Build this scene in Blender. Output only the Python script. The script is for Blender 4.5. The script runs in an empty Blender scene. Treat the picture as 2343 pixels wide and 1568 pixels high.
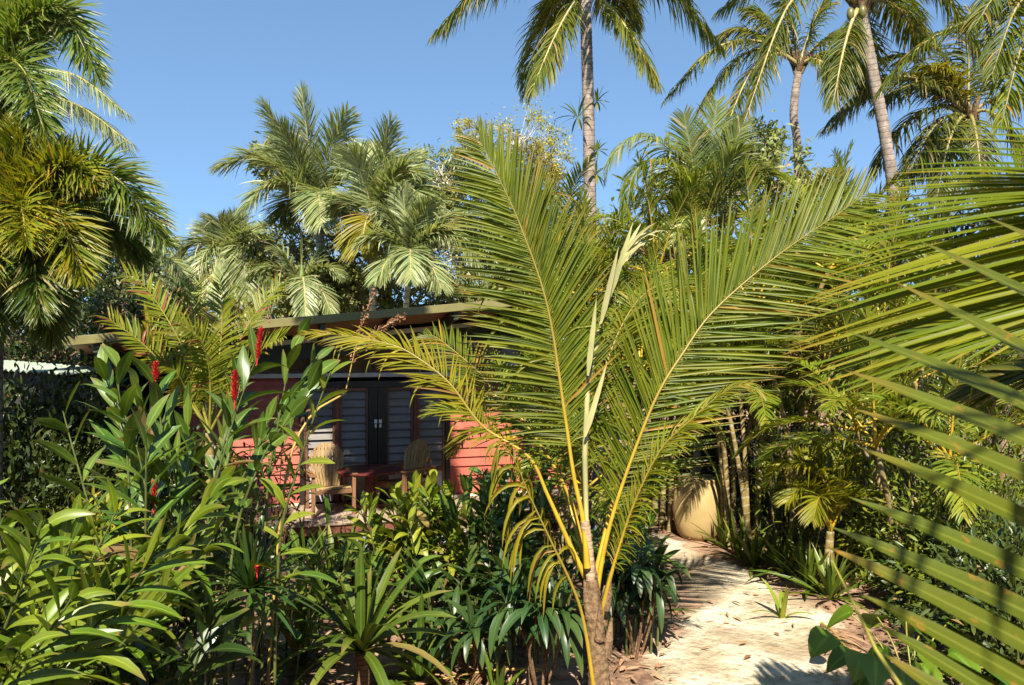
SKY_STR, SUN_STR, EXPO = 0.1, 5.0, 1.42
import bpy, math, random
import numpy as np
from mathutils import Vector, Matrix

S = bpy.context.scene
COL = S.collection
PI = math.pi
F = 1780.0            # focal length in units of a 2343 px wide picture
EYE = 3.0

def at(px, py, d):
    """real point seen at (px, py) of the 2343x1568 picture, d metres ahead"""
    return np.array([(px - 1171.5) * d / F, d, EYE - (py - 784.0) * d / F])

def gd(py):           # distance of the ground seen at row py
    return EYE * F / (py - 784.0)

def unit(a):
    a = np.asarray(a, float)
    return a / np.maximum(np.linalg.norm(a, axis=-1, keepdims=True), 1e-9)

# ------------------------------------------------------------------ meshes
class MB:
    def __init__(self):
        self.v, self.f, self.a, self.m, self.s, self.n = [], [], [], [], [], 0
    def add(self, v, f, a=None, mi=0, smooth=True):
        v = np.asarray(v, float).reshape(-1, 3)
        f = np.asarray(f, np.int64).reshape(-1, 4)
        if a is None:
            a = np.zeros((len(v), 4))
        self.v.append(v); self.f.append(f + self.n); self.a.append(a)
        self.m.append(np.full(len(f), mi)); self.s.append(np.full(len(f), smooth))
        self.n += len(v)
    def box(self, lo, hi, mi=0, rnd=None):
        x0, y0, z0 = lo; x1, y1, z1 = hi
        v = [(x0,y0,z0),(x1,y0,z0),(x1,y1,z0),(x0,y1,z0),(x0,y0,z1),(x1,y0,z1),(x1,y1,z1),(x0,y1,z1)]
        self.hexa(v, mi, rnd)
    def hexa(self, v, mi=0, rnd=None):
        f = [(0,3,2,1),(4,5,6,7),(0,1,5,4),(1,2,6,5),(2,3,7,6),(3,0,4,7)]
        a = np.zeros((8, 4)); a[:, 1] = random.random() if rnd is None else rnd
        self.add(v, f, a, mi, False)
    def obj(self, name, mats, parent=None, bevel=0.0):
        v = np.concatenate(self.v); f = np.concatenate(self.f); a = np.concatenate(self.a)
        o3 = np.zeros(3)
        if parent is not None and not parent.get('local'):
            o3 = np.array(ROOTLOC[parent.name])
        me = bpy.data.meshes.new(name)
        me.vertices.add(len(v)); me.vertices.foreach_set('co', (v - o3).astype(np.float32).ravel())
        me.loops.add(len(f) * 4); me.loops.foreach_set('vertex_index', f.astype(np.int32).ravel())
        me.polygons.add(len(f))
        me.polygons.foreach_set('loop_start', np.arange(0, len(f) * 4, 4, dtype=np.int32))
        me.polygons.foreach_set('material_index', np.concatenate(self.m).astype(np.int32))
        me.polygons.foreach_set('use_smooth', np.concatenate(self.s).astype(bool))
        me.update(calc_edges=True)
        at_ = me.attributes.new('lf', 'FLOAT_COLOR', 'POINT')
        at_.data.foreach_set('color', a.astype(np.float32).ravel())
        for mt in (mats if isinstance(mats, (list, tuple)) else [mats]):
            me.materials.append(mt)
        o = bpy.data.objects.new(name, me); COL.objects.link(o)
        if parent is not None:
            o.parent = parent
            ROOTLOC[o.name] = tuple(o3)
            if parent.get('local'): o['local'] = 1
        if bevel:
            b = o.modifiers.new('bevel', 'BEVEL'); b.width = bevel; b.segments = 2; b.limit_method = 'ANGLE'
        return o
ROOTLOC = {}

def thing(name, label, cat, loc, group=None, rz=None):
    o = bpy.data.objects.new(name, None); COL.objects.link(o)
    o.location = tuple(float(c) for c in loc); o.empty_display_size = .1
    ROOTLOC[o.name] = tuple(o.location)
    if rz is not None:
        o.rotation_euler = (0, 0, rz); o['local'] = 1
    tag(o, label, cat, group)
    return o

def tag(o, label, cat, group=None, kind=None):
    if label: o['label'] = label
    if cat: o['category'] = cat
    if group: o['group'] = group
    if kind: o['kind'] = kind
    return o

def structure(o, label=None):
    o['kind'] = 'structure'
    if label: o['label'] = label
    return o

def catmull(pts, n):
    P = np.asarray(pts, float)
    if len(P) == 2:
        t = np.linspace(0, 1, n)[:, None]
        return P[0] * (1 - t) + P[1] * t
    Q = np.vstack([2 * P[0] - P[1], P, 2 * P[-1] - P[-2]])
    out = []
    m = len(P) - 1
    for t in np.linspace(0, m, n * 4):
        i = min(int(t), m - 1); s = t - i
        a, b, c, d = Q[i:i + 4]
        out.append(.5 * ((2*b) + (-a + c)*s + (2*a - 5*b + 4*c - d)*s*s + (-a + 3*b - 3*c + d)*s**3))
    out = np.array(out)
    L = np.concatenate([[0], np.cumsum(np.linalg.norm(np.diff(out, axis=0), axis=1))])
    u = np.linspace(0, L[-1], n)
    return np.stack([np.interp(u, L, out[:, k]) for k in range(3)], 1)

def tube(m, pts, rad, ns=8, mi=0, rnd=None, cap=False):
    P = np.asarray(pts, float); n = len(P)
    r = np.broadcast_to(np.asarray(rad, float), (n,)) if np.ndim(rad) < 2 else rad
    T = unit(np.gradient(P, axis=0))
    ref = np.array([0., 1., 0.]) if abs(T[0] @ np.array([0., 1., 0.])) < .9 else np.array([1., 0., 0.])
    A = np.zeros((n, 3)); A[0] = unit(ref - (ref @ T[0]) * T[0])
    for i in range(1, n):
        A[i] = unit(A[i-1] - (A[i-1] @ T[i]) * T[i])
    B = np.cross(T, A)
    th = np.arange(ns) * 2 * PI / ns
    V = P[:, None] + r[:, None, None] * (np.cos(th)[None, :, None] * A[:, None] + np.sin(th)[None, :, None] * B[:, None])
    L = np.concatenate([[0], np.cumsum(np.linalg.norm(np.diff(P, axis=0), axis=1))])
    a = np.zeros((n, ns, 4)); a[:, :, 0] = np.linspace(0, 1, n)[:, None]
    a[:, :, 1] = random.random() if rnd is None else rnd
    a[:, :, 2] = np.abs(th / PI - 1)[None]; a[:, :, 3] = L[:, None]
    idx = np.arange(n * ns).reshape(n, ns); nx = np.roll(idx, -1, 1)
    f = np.stack([idx[:-1], nx[:-1], nx[1:], idx[1:]], -1).reshape(-1, 4)
    m.add(V.reshape(-1, 3), f, a.reshape(-1, 4), mi)
    if cap:
        c = P[-1]; h = ns // 2
        for e in (0, n - 1):
            ring = V[e]
            vv = np.vstack([ring, P[e][None]]); ff = [(i, (i+1) % ns, ns, ns) for i in range(ns)]
            ff = [(i, (i+1) % ns, (i+2) % ns, ns) for i in range(0, ns, 2)]
            m.add(vv, ff, np.tile(a[e, :1], (ns + 1, 1)), mi, False)

PALM = ([0, .06, .25, .65, .9, 1], [.35, .8, 1, .75, .35, .03])
LANCE = ([0, .07, .25, .5, .8, 1], [.12, .35, .85, 1, .62, .02])
STRAP = ([0, .1, .5, .85, 1], [.75, .9, 1, .6, .03])
OVAL = ([0, .15, .45, .8, 1], [.1, .6, 1, .6, .03])
HEART = ([0, .04, .15, .35, .65, .9, 1], [.35, .8, 1, .97, .65, .22, .02])

def strips(m, base, d, nrm, L, W, prof, nseg=4, droop=0., fold=.25, rnd=None, u=0., cols=3, mi=0, twist=0.):
    base = np.atleast_2d(np.asarray(base, float)); N = len(base)
    d = unit(np.broadcast_to(np.asarray(d, float), (N, 3))).copy()
    nrm = unit(np.broadcast_to(np.asarray(nrm, float), (N, 3))).copy()
    L = np.broadcast_to(np.asarray(L, float), (N,)); W = np.broadcast_to(np.asarray(W, float), (N,))
    droop = np.broadcast_to(np.asarray(droop, float), (N,)); fold = np.broadcast_to(np.asarray(fold, float), (N,))
    twist = np.broadcast_to(np.asarray(twist, float), (N,))
    rnd = np.random.rand(N) if rnd is None else np.broadcast_to(np.asarray(rnd, float), (N,))
    u = np.broadcast_to(np.asarray(u, float), (N,))
    K = nseg + 1
    V = np.zeros((N, K, cols, 3)); A = np.zeros((N, K, cols, 4))
    p = base.copy(); cf = np.cos(fold)[:, None]; sf = np.sin(fold)[:, None]
    for k in range(K):
        t = k / nseg
        side = unit(np.cross(d, nrm)); n = np.cross(side, d)
        if k and np.any(twist):
            tw = (twist / nseg)[:, None]
            side, n = side * np.cos(tw) + n * np.sin(tw), n * np.cos(tw) - side * np.sin(tw)
        w = (W * .5 * np.interp(t, *prof))[:, None]
        V[:, k, 0] = p - side * w * cf + n * w * sf
        V[:, k, -1] = p + side * w * cf + n * w * sf
        if cols == 3: V[:, k, 1] = p
        A[:, k, :, 0] = t; A[:, k, :, 1] = rnd[:, None]; A[:, k, :, 3] = u[:, None]
        if cols == 3: A[:, k, 1, 2] = 1.
        p = p + d * (L / nseg)[:, None]
        d2 = d.copy(); d2[:, 2] -= droop / nseg
        d = unit(d2); nrm = n
    idx = np.arange(N * K * cols).reshape(N, K, cols)
    f = np.stack([idx[:, :-1, :-1], idx[:, :-1, 1:], idx[:, 1:, 1:], idx[:, 1:, :-1]], -1).reshape(-1, 4)
    m.add(V.reshape(-1, 3), f, A.reshape(-1, 4), mi)

def arc(c, tip, lift=.25):
    """control points of a leaf stalk that leaves c, rises and arches over to tip"""
    c = np.asarray(c, float); tip = np.asarray(tip, float)
    L = np.linalg.norm(tip - c); up = np.array([0, 0, L * lift])
    return [c, c + (tip - c) * .3 + up * .85, c + (tip - c) * .65 + up * .95, tip]

def frond(m, pts, leaf=.8, n=60, w=.035, u0=.2, r0=.02, aL=(65, 30), aR=None, up=(0, 0, 1), beta=12., bnoise=8.,
          droop=.5, plum=False, noise=5., miss=.03, nseg=4, cols=3, tipcut=.3, mi_leaf=0, mi_stalk=1, fold=.3, basef=.5, hang=0., brk=.035, sides=(-1, 1)):
    M = 48
    P = catmull(pts, M); T = unit(np.gradient(P, axis=0)); s = np.linspace(0, 1, M)
    rad = r0 * np.interp(s, [0, .04, .25, 1], [1.5, 1.1, .75, .12])
    tube(m, P, rad, 6, mi_stalk)
    up = np.asarray(up, float)
    for sgn in sides:
        u = np.linspace(u0, .995, n) + np.random.uniform(-.3, .3, n) / n
        u = np.clip(u[np.random.rand(n) > miss], 0, 1)
        k = len(u); q = (u - u0) / (1 - u0)
        p = np.stack([np.interp(u, s, P[:, j]) for j in range(3)], 1)
        t = unit(np.stack([np.interp(u, s, T[:, j]) for j in range(3)], 1))
        N0 = unit(up - (t @ up)[:, None] * t); Sd = np.cross(t, N0) * sgn
        a0, a1 = aL if (sgn < 0 or aR is None) else aR
        al = np.radians(a0 + (a1 - a0) * q + np.random.normal(0, noise, k))
        if plum:
            be = np.radians(np.random.uniform(-75, 80, k))
        else:
            be = np.radians(beta + np.random.normal(0, bnoise, k))
        ca, sa = np.cos(al)[:, None], np.sin(al)[:, None]
        cb, sb = np.cos(be)[:, None], np.sin(be)[:, None]
        d = ca * t + sa * (Sd * cb + N0 * sb)
        nr = N0 * cb - Sd * sb + np.random.normal(0, .18, (k, 3))
        Ll = leaf * np.interp(q, [0, .12, .4, .75, 1], [basef, .8, 1, .78, tipcut]) * np.random.uniform(.9, 1.08, k)
        strips(m, p, d, nr, Ll, w * np.random.uniform(.85, 1.15, k) * np.interp(q, [0, .2, .8, 1], [.7, 1, 1, .6]), PALM, nseg,
               droop * np.random.uniform(.6, 1.5, k) + hang + 2.6 * (np.random.rand(k) < brk), fold, None, q, cols, mi_leaf, np.random.normal(0, .35, k))

# ------------------------------------------------------------------ materials
def mat(name):
    m = bpy.data.materials.new(name); m.use_nodes = True
    nt = m.node_tree; nt.nodes.clear()
    return m, nt
def N(nt, typ, **kw):
    n = nt.nodes.new(typ)
    for k, v in kw.items(): setattr(n, k, v)
    return n
def mixc(nt, fac, a, b, mode='MIX'):
    n = N(nt, 'ShaderNodeMix', data_type='RGBA', blend_type=mode)
    for sock, val in ((n.inputs[0], fac), (n.inputs[6], a), (n.inputs[7], b)):
        if isinstance(val, (int, float)): sock.default_value = val
        elif isinstance(val, tuple): sock.default_value = (*val[:3], 1)
        else: nt.links.new(val, sock)
    return n.outputs[2]
def mth(nt, op, a, b=0., c=None, clamp=False):
    n = N(nt, 'ShaderNodeMath', operation=op, use_clamp=clamp)
    for i, val in enumerate((a, b) if c is None else (a, b, c)):
        if isinstance(val, (int, float)): n.inputs[i].default_value = val
        else: nt.links.new(val, n.inputs[i])
    return n.outputs[0]
def rng(nt, v, a, b, c=0., d=1.):
    n = N(nt, 'ShaderNodeMapRange', interpolation_type='SMOOTHSTEP')
    nt.links.new(v, n.inputs[0])
    for i, x in enumerate((a, b, c, d)): n.inputs[i + 1].default_value = x
    return n.outputs[0]
def noise(nt, scale, detail=3., vec=None, rough=.6, kind='Object'):
    n = N(nt, 'ShaderNodeTexNoise'); n.inputs['Scale'].default_value = scale
    n.inputs['Detail'].default_value = detail; n.inputs['Roughness'].default_value = rough
    if vec is None: vec = N(nt, 'ShaderNodeTexCoord').outputs[kind]
    nt.links.new(vec, n.inputs['Vector'])
    return n.outputs[0]
def attr(nt):
    a = N(nt, 'ShaderNodeAttribute', attribute_name='lf')
    s = N(nt, 'ShaderNodeSeparateColor'); nt.links.new(a.outputs['Color'], s.inputs[0])
    return s.outputs[0], s.outputs[1], s.outputs[2], a.outputs['Alpha']
def out(nt, sh):
    o = N(nt, 'ShaderNodeOutputMaterial'); nt.links.new(sh, o.inputs[0])
def pbr(nt, col, rough=.6, spec=.4, bump=None, bstr=.3, bdist=.01):
    p = N(nt, 'ShaderNodeBsdfPrincipled')
    if isinstance(col, tuple): p.inputs['Base Color'].default_value = (*col[:3], 1)
    else: nt.links.new(col, p.inputs['Base Color'])
    if isinstance(rough, (int, float)): p.inputs['Roughness'].default_value = rough
    else: nt.links.new(rough, p.inputs['Roughness'])
    p.inputs['Specular IOR Level'].default_value = spec
    if bump is not None:
        b = N(nt, 'ShaderNodeBump'); b.inputs['Strength'].default_value = bstr; b.inputs['Distance'].default_value = bdist
        nt.links.new(bump, b.inputs['Height']); nt.links.new(b.outputs[0], p.inputs['Normal'])
    return p

def leafmat(name, c1, c2, dry=(.22, .12, .04), tr=.3, rough=.42, drytip=.3, drywhole=.03, rib=.25, spec=.5, blotch=0., yel=1.15, veins=0.):
    m, nt = mat(name)
    t, r, ac, u = attr(nt)
    col = mixc(nt, r, c1, c2)
    oi = N(nt, 'ShaderNodeObjectInfo').outputs['Random']
    n1 = noise(nt, 2.2, 2.)
    val = mth(nt, 'ADD', rng(nt, oi, 0, 1, .82, 1.12), rng(nt, n1, .3, .7, -.16, .16))
    h = N(nt, 'ShaderNodeHueSaturation'); nt.links.new(val, h.inputs['Value']); nt.links.new(col, h.inputs['Color'])
    hs = mth(nt, 'ADD', rng(nt, r, 0, 1, .507, .493), 0.)
    nt.links.new(hs, h.inputs['Hue'])
    col = h.outputs[0]
    pale = tuple(min(1, x * 1.7 + .02) for x in c2)
    if rib: col = mixc(nt, mth(nt, 'MULTIPLY', rng(nt, ac, .78, 1.), rib), col, pale)
    if veins:
        vn = N(nt, 'ShaderNodeTexNoise', noise_dimensions='1D'); vn.inputs['Scale'].default_value = 26.; vn.inputs['Detail'].default_value = 3.
        nt.links.new(mth(nt, 'ADD', ac, mth(nt, 'MULTIPLY', r, 9.)), vn.inputs['W'])
        col = mixc(nt, mth(nt, 'MULTIPLY', rng(nt, vn.outputs[0], .35, .65), veins), col, tuple(x * 1.9 for x in c2))
        col = mixc(nt, mth(nt, 'MULTIPLY', rng(nt, noise(nt, 30., 3.), .60, .72), .5), col, dry)
    d = mth(nt, 'MULTIPLY', rng(nt, t, .72, 1.), rng(nt, r, .2, 1., 0., drytip * 2), clamp=True)
    d = mth(nt, 'MAXIMUM', d, rng(nt, r, 1 - drywhole - .004, 1 - drywhole)) if drywhole else d
    if blotch:
        d = mth(nt, 'MAXIMUM', d, mth(nt, 'MULTIPLY', rng(nt, noise(nt, 9., 4.), .60, .68), blotch))
    col = mixc(nt, d, col, dry)
    p = pbr(nt, col, rough, spec)
    tl = N(nt, 'ShaderNodeBsdfTranslucent')
    tc = mixc(nt, 1., col, (yel, 1.12, .55), 'MULTIPLY'); nt.links.new(tc, tl.inputs['Color'])
    ms = N(nt, 'ShaderNodeMixShader'); ms.inputs[0].default_value = tr
    nt.links.new(p.outputs[0], ms.inputs[1]); nt.links.new(tl.outputs[0], ms.inputs[2])
    out(nt, ms.outputs[0])
    return m

def barkmat(name, c1, c2, ring=0., ringc=(.08, .06, .05), scale=14., bstr=.5):
    m, nt = mat(name)
    t, r, ac, L = attr(nt)
    n1 = noise(nt, scale, 5.); n2 = noise(nt, 2.5, 3.)
    col = mixc(nt, rng(nt, n1, .3, .7), c1, c2)
    col = mixc(nt, rng(nt, n2, .55, .75, 0, .55), col, ringc)
    hgt = n1
    if ring:
        fr = mth(nt, 'FRACT', mth(nt, 'ADD', mth(nt, 'MULTIPLY', L, ring), mth(nt, 'MULTIPLY', n2, .9)))
        band = rng(nt, fr, .72, .98)
        col = mixc(nt, mth(nt, 'MULTIPLY', band, .75), col, ringc)
        hgt = mth(nt, 'SUBTRACT', n1, band)
    out(nt, pbr(nt, col, .85, .2, hgt, bstr, .02).outputs[0])
    return m

def plain(name, c, rough=.5, spec=.4, var=.25, scale=6., bstr=.15, dirt=None):
    m, nt = mat(name)
    t, r, ac, L = attr(nt)
    n1 = noise(nt, scale, 4.)
    lo = tuple(x * (1 - var) for x in c); hi = tuple(min(1, x * (1 + var)) for x in c)
    col = mixc(nt, rng(nt, n1, .3, .7), lo, hi)
    col = mixc(nt, mth(nt, 'MULTIPLY', r, .3), col, lo)
    if dirt: col = mixc(nt, rng(nt, noise(nt, 1.3, 5.), .5, .72, 0, .6), col, dirt)
    out(nt, pbr(nt, col, rough, spec, noise(nt, scale * 6, 3.), bstr, .004).outputs[0])
    return m

def woodmat(name, c1, c2, rough=.55, axis=0, scale=3.):
    m, nt = mat(name)
    t, r, ac, L = attr(nt)
    mp = N(nt, 'ShaderNodeMapping'); nt.links.new(N(nt, 'ShaderNodeTexCoord').outputs['Object'], mp.inputs[0])
    sc = [scale * 12] * 3; sc[axis] = scale; mp.inputs['Scale'].default_value = sc
    n1 = noise(nt, 1., 4., mp.outputs[0])
    col = mixc(nt, rng(nt, n1, .3, .7), c1, c2)
    col = mixc(nt, mth(nt, 'MULTIPLY', r, .45), col, tuple(x * .55 for x in c1))
    out(nt, pbr(nt, col, rough, .35, n1, .25, .004).outputs[0])
    return m

def stalkmat(name, c0, c1):
    m, nt = mat(name)
    t, r, ac, L = attr(nt)
    n1 = noise(nt, 6., 4.)
    col = mixc(nt, rng(nt, t, .12, .6), c0, c1)
    col = mixc(nt, rng(nt, n1, .35, .7, 0, .5), col, tuple(x * .55 for x in c0))
    out(nt, pbr(nt, col, .42, .4, n1, .2, .004).outputs[0])
    return m

M = {}
M['coco'] = leafmat('coconut_leaf', (.068, .104, .004), (.165, .178, .008), (.32, .19, .03), .42, .42, .45, .025, .8, .32)
M['coco_yellow'] = leafmat('coconut_leaf_yellowing', (.15, .145, .006), (.26, .215, .010), (.28, .16, .04), .4, .48, .4, .05, .3, .3)
M['coco_near'] = leafmat('coconut_leaf_fresh', (.085, .125, .004), (.175, .185, .008), (.30, .14, .02), .40, .40, .35, .0, .4, .32)
M['coco_tall'] = leafmat('tall_coconut_leaf', (.075, .110, .010), (.20, .195, .022), (.36, .26, .08), .44, .42, .35, .05, .2, .4)
M['alex2'] = leafmat('green_palm_leaf', (.085, .135, .028), (.24, .25, .06), (.36, .28, .10), .38, .38, .25, .05, .3, .5)
M['blade'] = leafmat('broad_coconut_blade', (.048, .066, .003), (.082, .092, .004), (.30, .13, .02), .32, .42, .6, .0, .6, .35, .25, 1.15, .35)  # darker copy of the fresh leaf; half shade is put into the colour
M['coco_dark'] = leafmat('dark_coconut_leaf', (.050, .075, .010), (.13, .13, .016), (.30, .20, .06), .36, .45, .3, .05, .2, .35)
M['coco_gold'] = leafmat('coconut_leaf_gold', (.13, .155, .006), (.24, .22, .010), (.30, .20, .05), .4, .45, .4, .04, .4, .32)
M['spear'] = leafmat('spear_leaf', (.42, .40, .16), (.50, .46, .20), (.4, .3, .1), .25, .45, .2, 0, 0)
M['foxtail'] = leafmat('foxtail_leaf', (.070, .125, .018), (.17, .21, .030), (.32, .26, .11), .36, .38, .3, .04, .2, .4)
M['foxtail_gold'] = leafmat('foxtail_leaf_gold', (.095, .140, .008), (.27, .235, .012), (.36, .21, .02), .38, .45, .25, .03, .15, .35)
M['alex'] = leafmat('bangalow_leaf', (.15, .20, .065), (.33, .345, .15), (.42, .38, .22), .38, .38, .25, .05, .2, .5)
M['cane'] = leafmat('cane_palm_leaf', (.085, .130, .010), (.22, .23, .018), (.32, .24, .05), .40, .42, .3, .04, .2, .35)
M['macarthur'] = leafmat('burnt_tip_palm_leaf', (.11, .155, .008), (.24, .23, .014), (.25, .075, .035), .34, .45, 1.1, .05, .25, .35)
M['ginger'] = leafmat('ginger_leaf', (.028, .074, .007), (.095, .145, .016), (.20, .13, .05), .28, .38, .4, .012, .8, .42, .4, 1.15, .15)
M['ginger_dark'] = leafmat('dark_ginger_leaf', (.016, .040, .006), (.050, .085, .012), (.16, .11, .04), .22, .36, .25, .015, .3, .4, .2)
M['ginger_lime'] = leafmat('lime_ginger_leaf', (.12, .175, .010), (.24, .26, .022), (.30, .22, .06), .34, .38, .3, .04, .4, .4)
M['ginger_shell'] = leafmat('shell_ginger_leaf', (.062, .128, .007), (.165, .205, .013), (.22, .13, .05), .32, .37, .5, .012, .5, .38, .35, 1.15, .15)
M['strap'] = leafmat('strap_leaf', (.030, .068, .006), (.10, .135, .012), (.22, .16, .05), .28, .38, .4, .015, .35, .4, .2, 1.15, .2)
M['strap_lime'] = leafmat('lime_strap_leaf', (.22, .21, .016), (.36, .31, .03), (.34, .25, .06), .34, .38, .3, .03, .3)
M['dracaena'] = leafmat('dracaena_leaf', (.022, .058, .010), (.055, .095, .014), (.24, .16, .06), .25, .36, .2, .02, .3)
M['cordyline'] = leafmat('cordyline_leaf', (.018, .045, .010), (.045, .080, .018), (.20, .12, .05), .18, .38, .2, .02, .35, .4)
M['tree'] = leafmat('broad_tree_leaf', (.085, .115, .020), (.22, .225, .05), (.28, .20, .07), .32, .42, .2, .04, 0, .4)
M['tree_pale'] = leafmat('pale_tree_leaf', (.14, .18, .04), (.30, .315, .10), (.34, .26, .10), .34, .40, .2, .03, 0, .4)
M['tree_yellow'] = leafmat('yellow_flowering_leaf', (.20, .20, .03), (.42, .36, .05), (.32, .24, .09), .38, .5, .2, .04, 0, .4)
M['tree_dark'] = leafmat('shaded_shrub_leaf', (.020, .040, .008), (.070, .095, .018), (.22, .14, .05), .26, .38, .2, .05, .1, .4)  # dark leaf copy: shade on the hedge and dim shrubs is its colour
M['shrub'] = leafmat('shrub_leaf', (.060, .100, .008), (.18, .20, .016), (.27, .18, .05), .32, .38, .2, .04, .15, .4)
M['shrub_lime'] = leafmat('lime_shrub_leaf', (.09, .125, .010), (.22, .23, .02), (.30, .22, .08), .32, .38, .2, .04, .15)
M['maroon'] = leafmat('maroon_leaf', (.050, .030, .014), (.11, .065, .022), (.14, .07, .04), .25, .34, .2, .05, .1)
M['heart'] = leafmat('heart_leaf', (.045, .10, .006), (.10, .165, .010), (.3, .2, .05), .36, .36, .1, .0, .5, .4)
M['fern'] = leafmat('fine_leaf', (.06, .10, .016), (.14, .17, .026), (.26, .18, .06), .3, .4, .3, .05, .1)
M['brown'] = leafmat('dead_leaf', (.15, .075, .035), (.36, .22, .12), (.42, .30, .18), .2, .6, .3, .0, .1, .3)
M['litter'] = leafmat('litter_leaf', (.16, .065, .03), (.42, .24, .13), (.30, .16, .08), .1, .65, .3, .0, .2, .3)
M['petiole'] = stalkmat('yellow_petiole', (.38, .245, .014), (.19, .14, .025))
M['petiole_green'] = plain('green_petiole', (.22, .20, .03), .45, .4, .25, 6.)
M['nut'] = plain('green_nut', (.13, .12, .03), .4, .4, .3, 6.)
M['rachis_dark'] = plain('dull_rachis', (.20, .165, .05), .5, .35, .25, 6.)
M['rachis_pale'] = plain('pale_rachis', (.30, .24, .09), .5, .35, .25, 6.)
M['stem'] = plain('cane_stem', (.075, .09, .02), .5, .4, .35, 9.)
M['stem_gold'] = plain('golden_cane_stem', (.34, .23, .05), .5, .4, .3, 9.)
M['coco_bark'] = barkmat('coconut_bark', (.15, .115, .09), (.30, .24, .20), 9., (.05, .035, .027), 7.)
M['dark_bark'] = barkmat('dark_ringed_bark', (.13, .10, .08), (.24, .19, .15), 9., (.05, .04, .03))
M['grey_bark'] = barkmat('grey_ringed_bark', (.20, .20, .15), (.34, .32, .25), 8., (.10, .09, .06))
M['cane_bark'] = barkmat('ringed_cane_bark', (.13, .095, .035), (.25, .18, .06), 9., (.30, .26, .18), 10., .2)
M['fibre'] = barkmat('fibrous_leaf_base', (.085, .05, .025), (.22, .14, .075), 0, (.04, .024, .014), 26., 1.)
M['stub'] = barkmat('ringed_stub', (.28, .18, .10), (.42, .30, .19), 16., (.13, .08, .05), 30., .5)
M['brown_bark'] = barkmat('brown_cane_bark', (.085, .045, .022), (.17, .10, .05), 22., (.03, .018, .01), 20., .4)
M['white_bark'] = barkmat('pale_limb_bark', (.40, .34, .27), (.56, .50, .42), 0, (.2, .15, .11), 6., .4)
M['tree_bark'] = barkmat('tree_bark', (.14, .09, .06), (.26, .18, .12), 0, (.07, .05, .035), 9., .8)
M['red'] = plain('red_bract', (.55, .018, .022), .4, .5, .3, 20.)
M['orange'] = plain('orange_fruit', (.45, .20, .02), .45, .4, .35, 20.)
M['dry_pink'] = plain('dried_flower', (.22, .105, .055), .7, .3, .4, 20.)
M['crownshaft'] = plain('pale_crownshaft', (.46, .45, .36), .4, .45, .2, 4.)
M['crownshaft_green'] = plain('green_crownshaft', (.14, .19, .05), .4, .45, .25, 4.)
# ------------------------------------------------------------------ ground height
def gh(x, y):
    x = np.asarray(x, float); y = np.asarray(y, float)
    near = np.exp(-((x - 1.5) ** 2 + (y - 9) ** 2) / 160.)
    h = .045 * np.sin(x * 1.7 + .4 * y) * np.cos(y * 1.3 - .5 * x) + .03 * np.sin(x * 3.1 + 1.) * np.sin(y * 2.7)
    return h * near

def gpt(px, d):
    x = (px - 1171.5) * d / F
    return np.array([x, d, float(gh(x, d))])

def rv(n, s=1.): return np.random.normal(0, s, (n, 3))

# ------------------------------------------------------------------ palms
SP = {
 'coco':   dict(leaf=.95, n=90, w=.038, u0=.16, r0=.04, aL=(62, 28), droop=1.1, beta=8, fold=.7, nseg=4),
 'alex':   dict(leaf=.62, n=56, w=.034, u0=.12, r0=.03, aL=(62, 30), droop=.8, beta=4, fold=.3, nseg=4),
 'cane':   dict(leaf=.48, n=44, w=.032, u0=.22, r0=.018, aL=(58, 26), droop=.55, beta=22, fold=.3, nseg=4),
 'foxtail':dict(leaf=.46, n=270, w=.028, u0=.07, r0=.03, aL=(68, 35), droop=.4, plum=True, fold=.3, nseg=3, noise=9),
 'mac':    dict(leaf=.40, n=26, w=.030, u0=.25, r0=.016, aL=(62, 40), droop=.25, beta=14, fold=.3, nseg=4, tipcut=.6),
}
def auto_pts(c, az, el, L, sag, seed=0):
    d = np.array([math.cos(az) * math.cos(el), math.sin(az) * math.cos(el), math.sin(el)])
    p = np.array(c, float); pts = [p.copy()]
    for i in range(6):
        p = p + d * L / 6; pts.append(p.copy())
        d = unit(d + np.array([0, 0, -sag / 6 * (1 + .25 * i)]))
    return pts

def autos(c, n, L, els=(80, -30), sag=1.1, az0=0., skip=None):
    o = []
    for i in range(n):
        q = i / max(1, n - 1)
        az = az0 + i * 2.39996 + random.uniform(-.2, .2)
        if skip and skip(az): continue
        o.append(auto_pts(c, az, math.radians(els[0] + (els[1] - els[0]) * q ** .9), L * random.uniform(.85, 1.08), sag * random.uniform(.8, 1.2)))
    return o

def trunk_mesh(pts, r0, r1, ring=.11, flare=1.35, bump=.05, ns=12):
    P0 = catmull(pts, 30)
    Lt = np.linalg.norm(np.diff(P0, axis=0), axis=1).sum()
    n = int(min(260, max(24, Lt / ring * 2)))
    P = catmull(pts, n); s = np.linspace(0, 1, n)
    r = r0 + (r1 - r0) * s + (flare - 1) * r0 * np.exp(-s * Lt / .45)
    r = r * (1 + bump * np.where(np.arange(n) % 2 == 0, 1, -.3) * np.random.uniform(.4, 1.2, n))
    m = MB(); tube(m, P, r, ns)
    return m

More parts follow.
